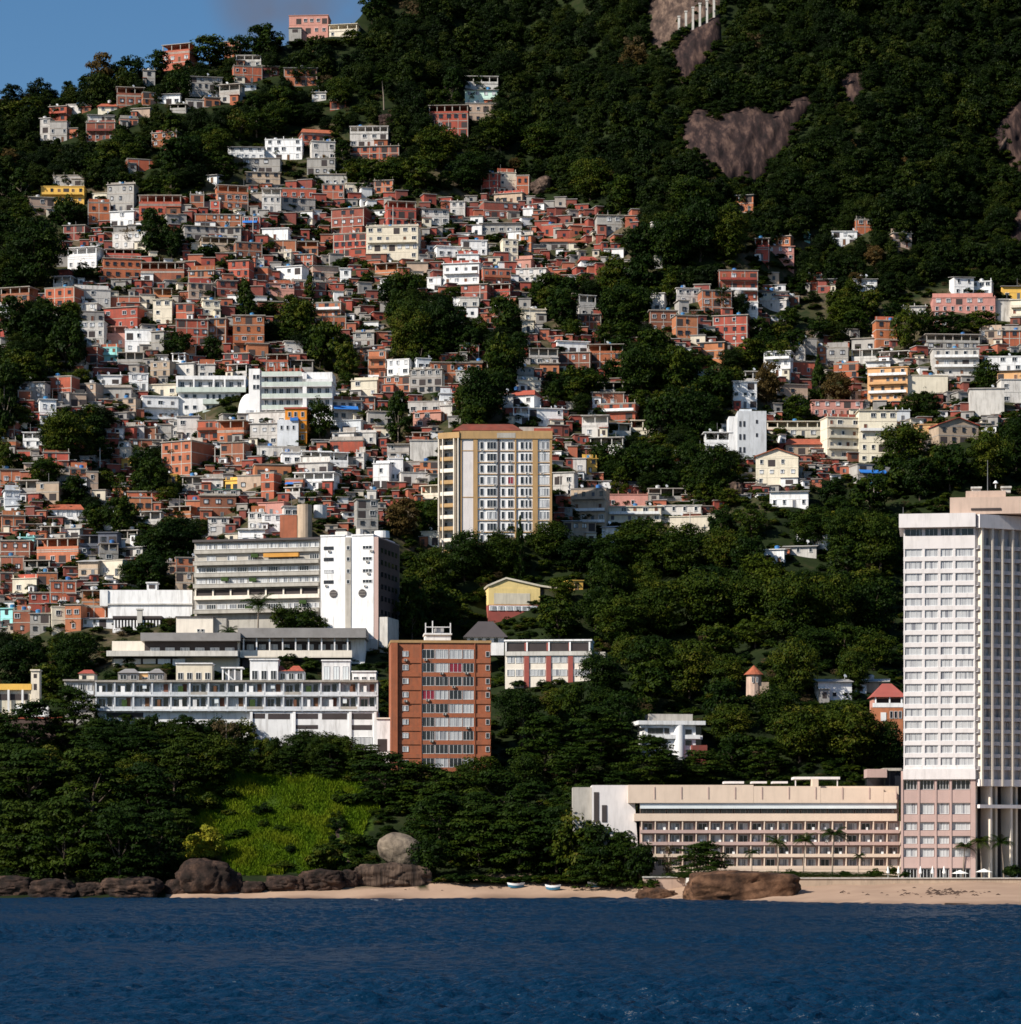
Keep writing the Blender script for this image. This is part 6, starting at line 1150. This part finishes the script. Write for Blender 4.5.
# surf line and debris on the sand
mat('foam', (.75, .75, .75), var=.1); fm = MB()
for x0, x1, yy in ((560, 588, 904.2), (452, 480, 902.0), (800, 850, 906.4), (880, 930, 906.6), (200, 236, 901), (300, 340, 901.4), (372, 420, 901.6), (500, 530, 902.4), (606, 640, 904), (940, 1000, 907.4)):
    for k in range(40):
        x = R.uniform(x0, x1); Yp = F * H / (min(yy, shore(x) + 1.2) + R.uniform(-.3, .5) - HZ); P = W(x, HZ + F * H / Yp, Yp); r_ = R.uniform(.1, .35); fm.box(P.x - r_ * 2, P.x + r_ * 2, Yp - r_, Yp + r_, .02, .10)
tag(fm.build('surf', 'foam'), 'thin white surf breaking along the sand', 'surf', None, 'stuff')
mat('seaweed', (.07, .045, .035), var=.4); fm = MB()
for k in range(150):
    x = R.choice([R.gauss(948, 14), R.uniform(380, 640), R.gauss(945, 20), R.uniform(840, 1000)]); y = (R.gauss(893, 2) if x > 780 else R.uniform(885, 891)); P = ground(x, y); r_ = R.uniform(.1, .5)
    fm.tube([(P.x - r_, P.y, P.z + .05), (P.x, P.y + .1, P.z + r_ * .5), (P.x + r_, P.y - .1, P.z + .05)], [.06, r_ * .3, .05], 5)
tag(fm.build('beach_debris', 'seaweed'), 'dark seaweed and debris scattered over the sand', 'debris', None, 'stuff')
# hedge line on the hotel terrace
for x, hh in ((752, 30), (778, 42), (803, 44), (832, 52), (858, 26)): tree(x, 878, hh * .6, hh, 'palm', None, 653.0)
tree(648, 892, 26, 17, 'bush')
for x, yb, w, h in ((578, 884, 56, 74), (600, 887, 50, 66), (622, 887, 46, 58), (641, 888, 36, 46), (590, 888, 40, 44), (611, 888, 36, 38)): tree(x, yb, w, h, R.choice(['tier', 'round']))
for k in range(22):
    x, y = R.uniform(190, 372), R.uniform(770, 872)
    if inpoly(x, y, GRASS) and (x < 235 or x > 335 or y > 850 or y < 785 or k % 4 == 0): tree(x, y, R.uniform(9, 20), R.uniform(7, 14), 'bush')
for k in range(16): tree(440 + 12.4 * k, 883 + k % 3, 20 + k % 4 * 3, 9 + k * 5 % 6, 'bush')
for x, hh in ((790, 12), (845, 10), (874, 13), (712, 12), (905, 9)): tree(x, 878.3, hh * 1.4, hh, 'bush', None, 650.0)
hd = crown_mesh('bush', 123, 260, 60, .012, 'leaf_dark'); hp = ground(770, 876.5)
tag(link('hedge', hd, None, W(775, 878.5, 648)), 'clipped green hedge along the terrace in front of the low hotel wing', 'hedge').scale = (52, 3, 2.2)
# ------------------------------------------------------------------ labels that single out each house and tree
ANCH = [('the white block left of the dome', 208, 396), ('the white dome', 249, 404), ('the white block right of the dome', 291, 392), ('the orange corner building', 296, 427), ('the cream apartment tower', 496, 485), ('the slit-windowed grey tower', 750, 434), ('the long pink house', 963, 304), ('the yellow balcony house', 62, 193), ('the turquoise house', 107, 355), ('the plain white hall', 150, 603), ('the tan boulder', 545, 184), ('the castle-like brick house', 738, 285), ('the pink forest-edge house', 780, 252), ('the mint green house', 481, 97), ('the pink ridge-top house', 308, 27), ('the wide cream house', 392, 243), ('the cream apartment pair', 860, 437), ('the red-gabled tan house', 958, 430), ('the grey strip balcony block', 256, 585), ('the round concrete tower', 304, 520), ('the largest bare rock slab', 750, 140), ('the tallest brick house', 176, 457), ('the white house under the forest', 283, 150), ('the orange tiled block', 441, 705), ('the low hotel wing', 765, 825), ('the hotel tower', 960, 690), ('the white modern house', 670, 735), ('the yellow hall', 520, 598), ('the red-striped building', 548, 660), ('the turret house', 756, 682), ('the grass slope', 280, 815), ('the big grey boulder', 397, 846), ('the white balcony terrace', 236, 700), ('the grey-roofed hall', 300, 640), ('the low cream house', 20, 695), ('the row of white pillars', 695, 20), ('the red-roofed salmon house', 888, 705)]
SPECIAL = {(719, 270): 'castle-like red brick house with a small dome and round grey bay', (933, 297): 'long pink house with a row of square windows below the forest', (289, 17): 'pink house standing alone on the ridge against the sky', (465, 89): 'mint green house below the white pillared house in the forest', (366, 226): 'wide cream house with parapet, below the two tall brick houses', (41, 186): 'yellow house with stacked balconies at the edge of the trees', (97, 347): 'turquoise house with balconies among brick houses', (160, 441): 'tallest raw brick house with a broad windowless shaded side', (767, 246): 'pink house at the foot of the wooded mountain', (827, 417): 'cream apartment block, paler one of the pair below the orange house', (859, 410): 'cream apartment block, taller one of the pair below the orange house', (938, 417): 'tan house with red gable roof beside the wood', (756, 448): 'cream gabled house with dark stripes below the slit-windowed grey tower'}
used = {}
ORD = ['first', 'second', 'third', 'fourth', 'fifth', 'sixth', 'seventh', 'eighth', 'ninth', 'tenth', 'eleventh', 'twelfth']
def near_anchor(x, y, k=0, selfpos=None):
    c = sorted(ANCH, key=lambda a: (a[1] - x) ** 2 + (a[2] - y) ** 2)
    c = [a for a in c if (a[1] - x) ** 2 + (a[2] - y) ** 2 > 60]
    return c[k]
def rel(x, y, ax, ay):
    dx, dy = x - ax, y - ay
    if abs(dx) > 1.6 * abs(dy): return ('right of', 'left of')[dx < 0] if abs(dx) < 55 else ('well right of', 'well left of')[dx < 0]
    if abs(dy) > 1.6 * abs(dx): return ('below', 'above')[dy < 0] if abs(dy) < 45 else ('far below', 'far above')[dy < 0]
    return ('below and ', 'above and ')[dy < 0] + ('right of', 'left of')[dx < 0]
NW = ['no', 'one', 'two', 'three', 'four', 'five', 'six', 'seven', 'eight', 'nine', 'ten']
def look(h):
    fl = h['fl']; sz = 'narrow ' if h['w'] < 14 else 'wide ' if h['w'] > 32 else ''
    st = ('one', 'two', 'three', 'four', 'five', 'six')[min(5, h['nst'] - 1)] + '-storey '
    colr = 'raw brick' if h['code'] == 'B' else h['cn']
    ft = ('under a red tile roof' if 'r' in fl or 'R' in fl else 'under a sheet roof' if 'm' in fl else 'with a pillared open top' if 'p' in fl else 'with balconies' if 'b' in fl else 'with a blue awning' if 'u' in fl else 'with a green roof' if 'g' in fl else 'with a blue roof tank' if 't' in fl else 'without windows' if 'x' in fl or h['nw'] == 0 else '')
    return sz, st, colr, ft
def words_n(s): return len(s.split())
def neighbour(h):
    best = None
    for g in HOUSES:
        if g is h or g['code'] == h['code']: continue
        d = math.hypot(g['x'] - h['x'], g['y'] - h['y'])
        if d < 30 and (best is None or d < best[0]): best = (d, g)
    if not best: return ''
    g = best[1]; dx, dy = g['x'] - h['x'], g['y'] - h['y']; c = 'brick' if g['code'] == 'B' else g['cn'].split()[-1]
    return ('beside a %s house' if abs(dx) > abs(dy) else 'over a %s house' if dy > 0 else 'under a %s house') % c
def more_cands(out, base, x, y, unit):
    for i in range(3):
        for j in range(i + 1, 4):
            n1, ax, ay = near_anchor(x, y, i); n2, bx_, by_ = near_anchor(x, y, j); c = f"{base} {rel(x, y, ax, ay)} {n1}, {rel(x, y, bx_, by_)} {n2}"
            if words_n(c) <= 16: out.append(c)
    for i in range(4):
        n, ax, ay = near_anchor(x, y, i); dx, dy = x - ax, y - ay; k = round(math.hypot(dx, dy) / 14)
        if 2 <= k <= 12: out.append(f"{base} about {NUMW[k]} small house-widths {rel(x, y, ax, ay).replace('well ', '').replace('far ', '')} {n}")
NUMW = ['', '', 'two', 'three', 'four', 'five', 'six', 'seven', 'eight', 'nine', 'ten', 'eleven', 'twelve']
for h in HOUSES:
    k = (h['x0'], h['y0']); h['o']['label'] = ''
    h['cands'] = []
    if k in SPECIAL: h['cands'] = [SPECIAL[k]]; continue
    sz, st, co, ft = look(h); nb = neighbour(h)
    for i in range(3):
        n, ax, ay = near_anchor(h['x'], h['y'], i); rl = rel(h['x'], h['y'], ax, ay)
        base = f"{sz}{st}{co} house"
        for c in (f"{base} {ft} {rl} {n}", f"{base} {ft} {nb}, {rl} {n}", f"{base} {nb}, {rl} {n}"):
            c = ' '.join(c.split())
            if c not in h['cands'] and words_n(c) <= 16: h['cands'].append(c)
    more_cands(h['cands'], ' '.join(base.split()), h['x'], h['y'], 'house')
def assign(items, get, setl):
    for lv in range(24):
        cnt = {}
        todo = [i for i in items if not i.get('lab')]
        for i in todo:
            c = i['cands'][lv] if lv < len(i['cands']) else None
            if c: cnt.setdefault(c, []).append(i)
        for c, l in cnt.items():
            if len(l) == 1 and c not in used: l[0]['lab'] = c; used[c] = 1
    left = {}
    for i in items:
        if not i.get('lab'): left.setdefault(i['cands'][0], []).append(i)
    for c, l in left.items():
        ys = max(q['y'] for q in l) - min(q['y'] for q in l); xs_ = max(q['x'] for q in l) - min(q['x'] for q in l)
        l.sort(key=lambda q: q['y'] if ys >= xs_ else q['x'])
        for j, q in enumerate(l):
            if len(l) == 1: pre = 'small-fronted '
            elif ys >= xs_: pre = ('upper ', 'lower ')[j] if len(l) == 2 else ('topmost ' if j == 0 else 'lowest ' if j == len(l) - 1 else ORD[j] + ' from top, ')
            else: pre = ('left-hand ', 'right-hand ')[j] if len(l) == 2 else ('leftmost ' if j == 0 else 'rightmost ' if j == len(l) - 1 else ORD[j] + ' from left, ')
            q['lab'] = (pre + c).replace('small-fronted ', 'single ')
            while q['lab'] in used: q['lab'] = 'other ' + q['lab']
            used[q['lab']] = 1
for h in HOUSES: pass
assign(HOUSES, None, None)
for h in HOUSES: h['o']['label'] = ' '.join(h['lab'].split()[:16])
TK = {'round': ('rounded', 'tree'), 'big': ('broad leafy', 'tree'), 'tier': ('layered spreading', 'tree'), 'tall': ('slender upright', 'tree'), 'cone': ('dark pointed cypress-like', 'tree'), 'bush': ('low green', 'bush'), 'bright': ('yellow-green', 'bush'), 'dry': ('thin pale-stemmed', 'tree'), 'palm': ('feathery', 'palm'), 'red': ('reddish brown-green', 'tree'), 'lime': ('bright yellow-green', 'tree')}
TI = []
for t in TREES:
    o, x, yb, w, h, kind = t; y = yb - h / 2; a, nn = TK[kind]; size = 'small ' if w < 28 else 'large ' if w > 54 else 'mid-sized '
    if nn != 'tree': size = ''
    cands = []
    hs = sorted(HOUSES, key=lambda q: (q['x'] - x) ** 2 + (q['y'] - y) ** 2)[0]; dh = math.hypot(hs['x'] - x, hs['y'] - y)
    for i in range(3):
        n, ax, ay = near_anchor(x, y, i); rl = rel(x, y, ax, ay); cands.append(f"{size}{a} {nn} {rl} {n}")
        if dh < 45:
            c = 'brick' if hs['code'] == 'B' else hs['cn'].split()[-1]; cands.append(f"{size}{a} {nn} beside a {c} house, {rl} {n}")
    more_cands(cands, f"{size}{a} {nn}", x, y, 'tree')
    cands = [c for c in cands if words_n(c) <= 16]
    TI.append(dict(o=o, x=x, y=y, cands=cands))
assign(TI, None, None)
for t, i in zip(TREES, TI):
    i['o']['label'] = ' '.join(i['lab'].split()[:16]); i['o']['group'] = 'palms by the beach and halls' if t[5] == 'palm' else 'bushes on the slope' if t[5] in ('bush', 'bright') else 'trees of the hillside and shore'
PI_ = []
for o, x, y in POLES:
    cands = []
    for i in range(3): n, ax, ay = near_anchor(x, y, i); cands.append(f"thin pale utility pole standing {rel(x, y, ax, ay)} {n}")
    PI_.append(dict(o=o, x=x, y=y, cands=cands))
assign(PI_, None, None)
for i in PI_: i['o']['label'] = ' '.join(i['lab'].split()[:16])
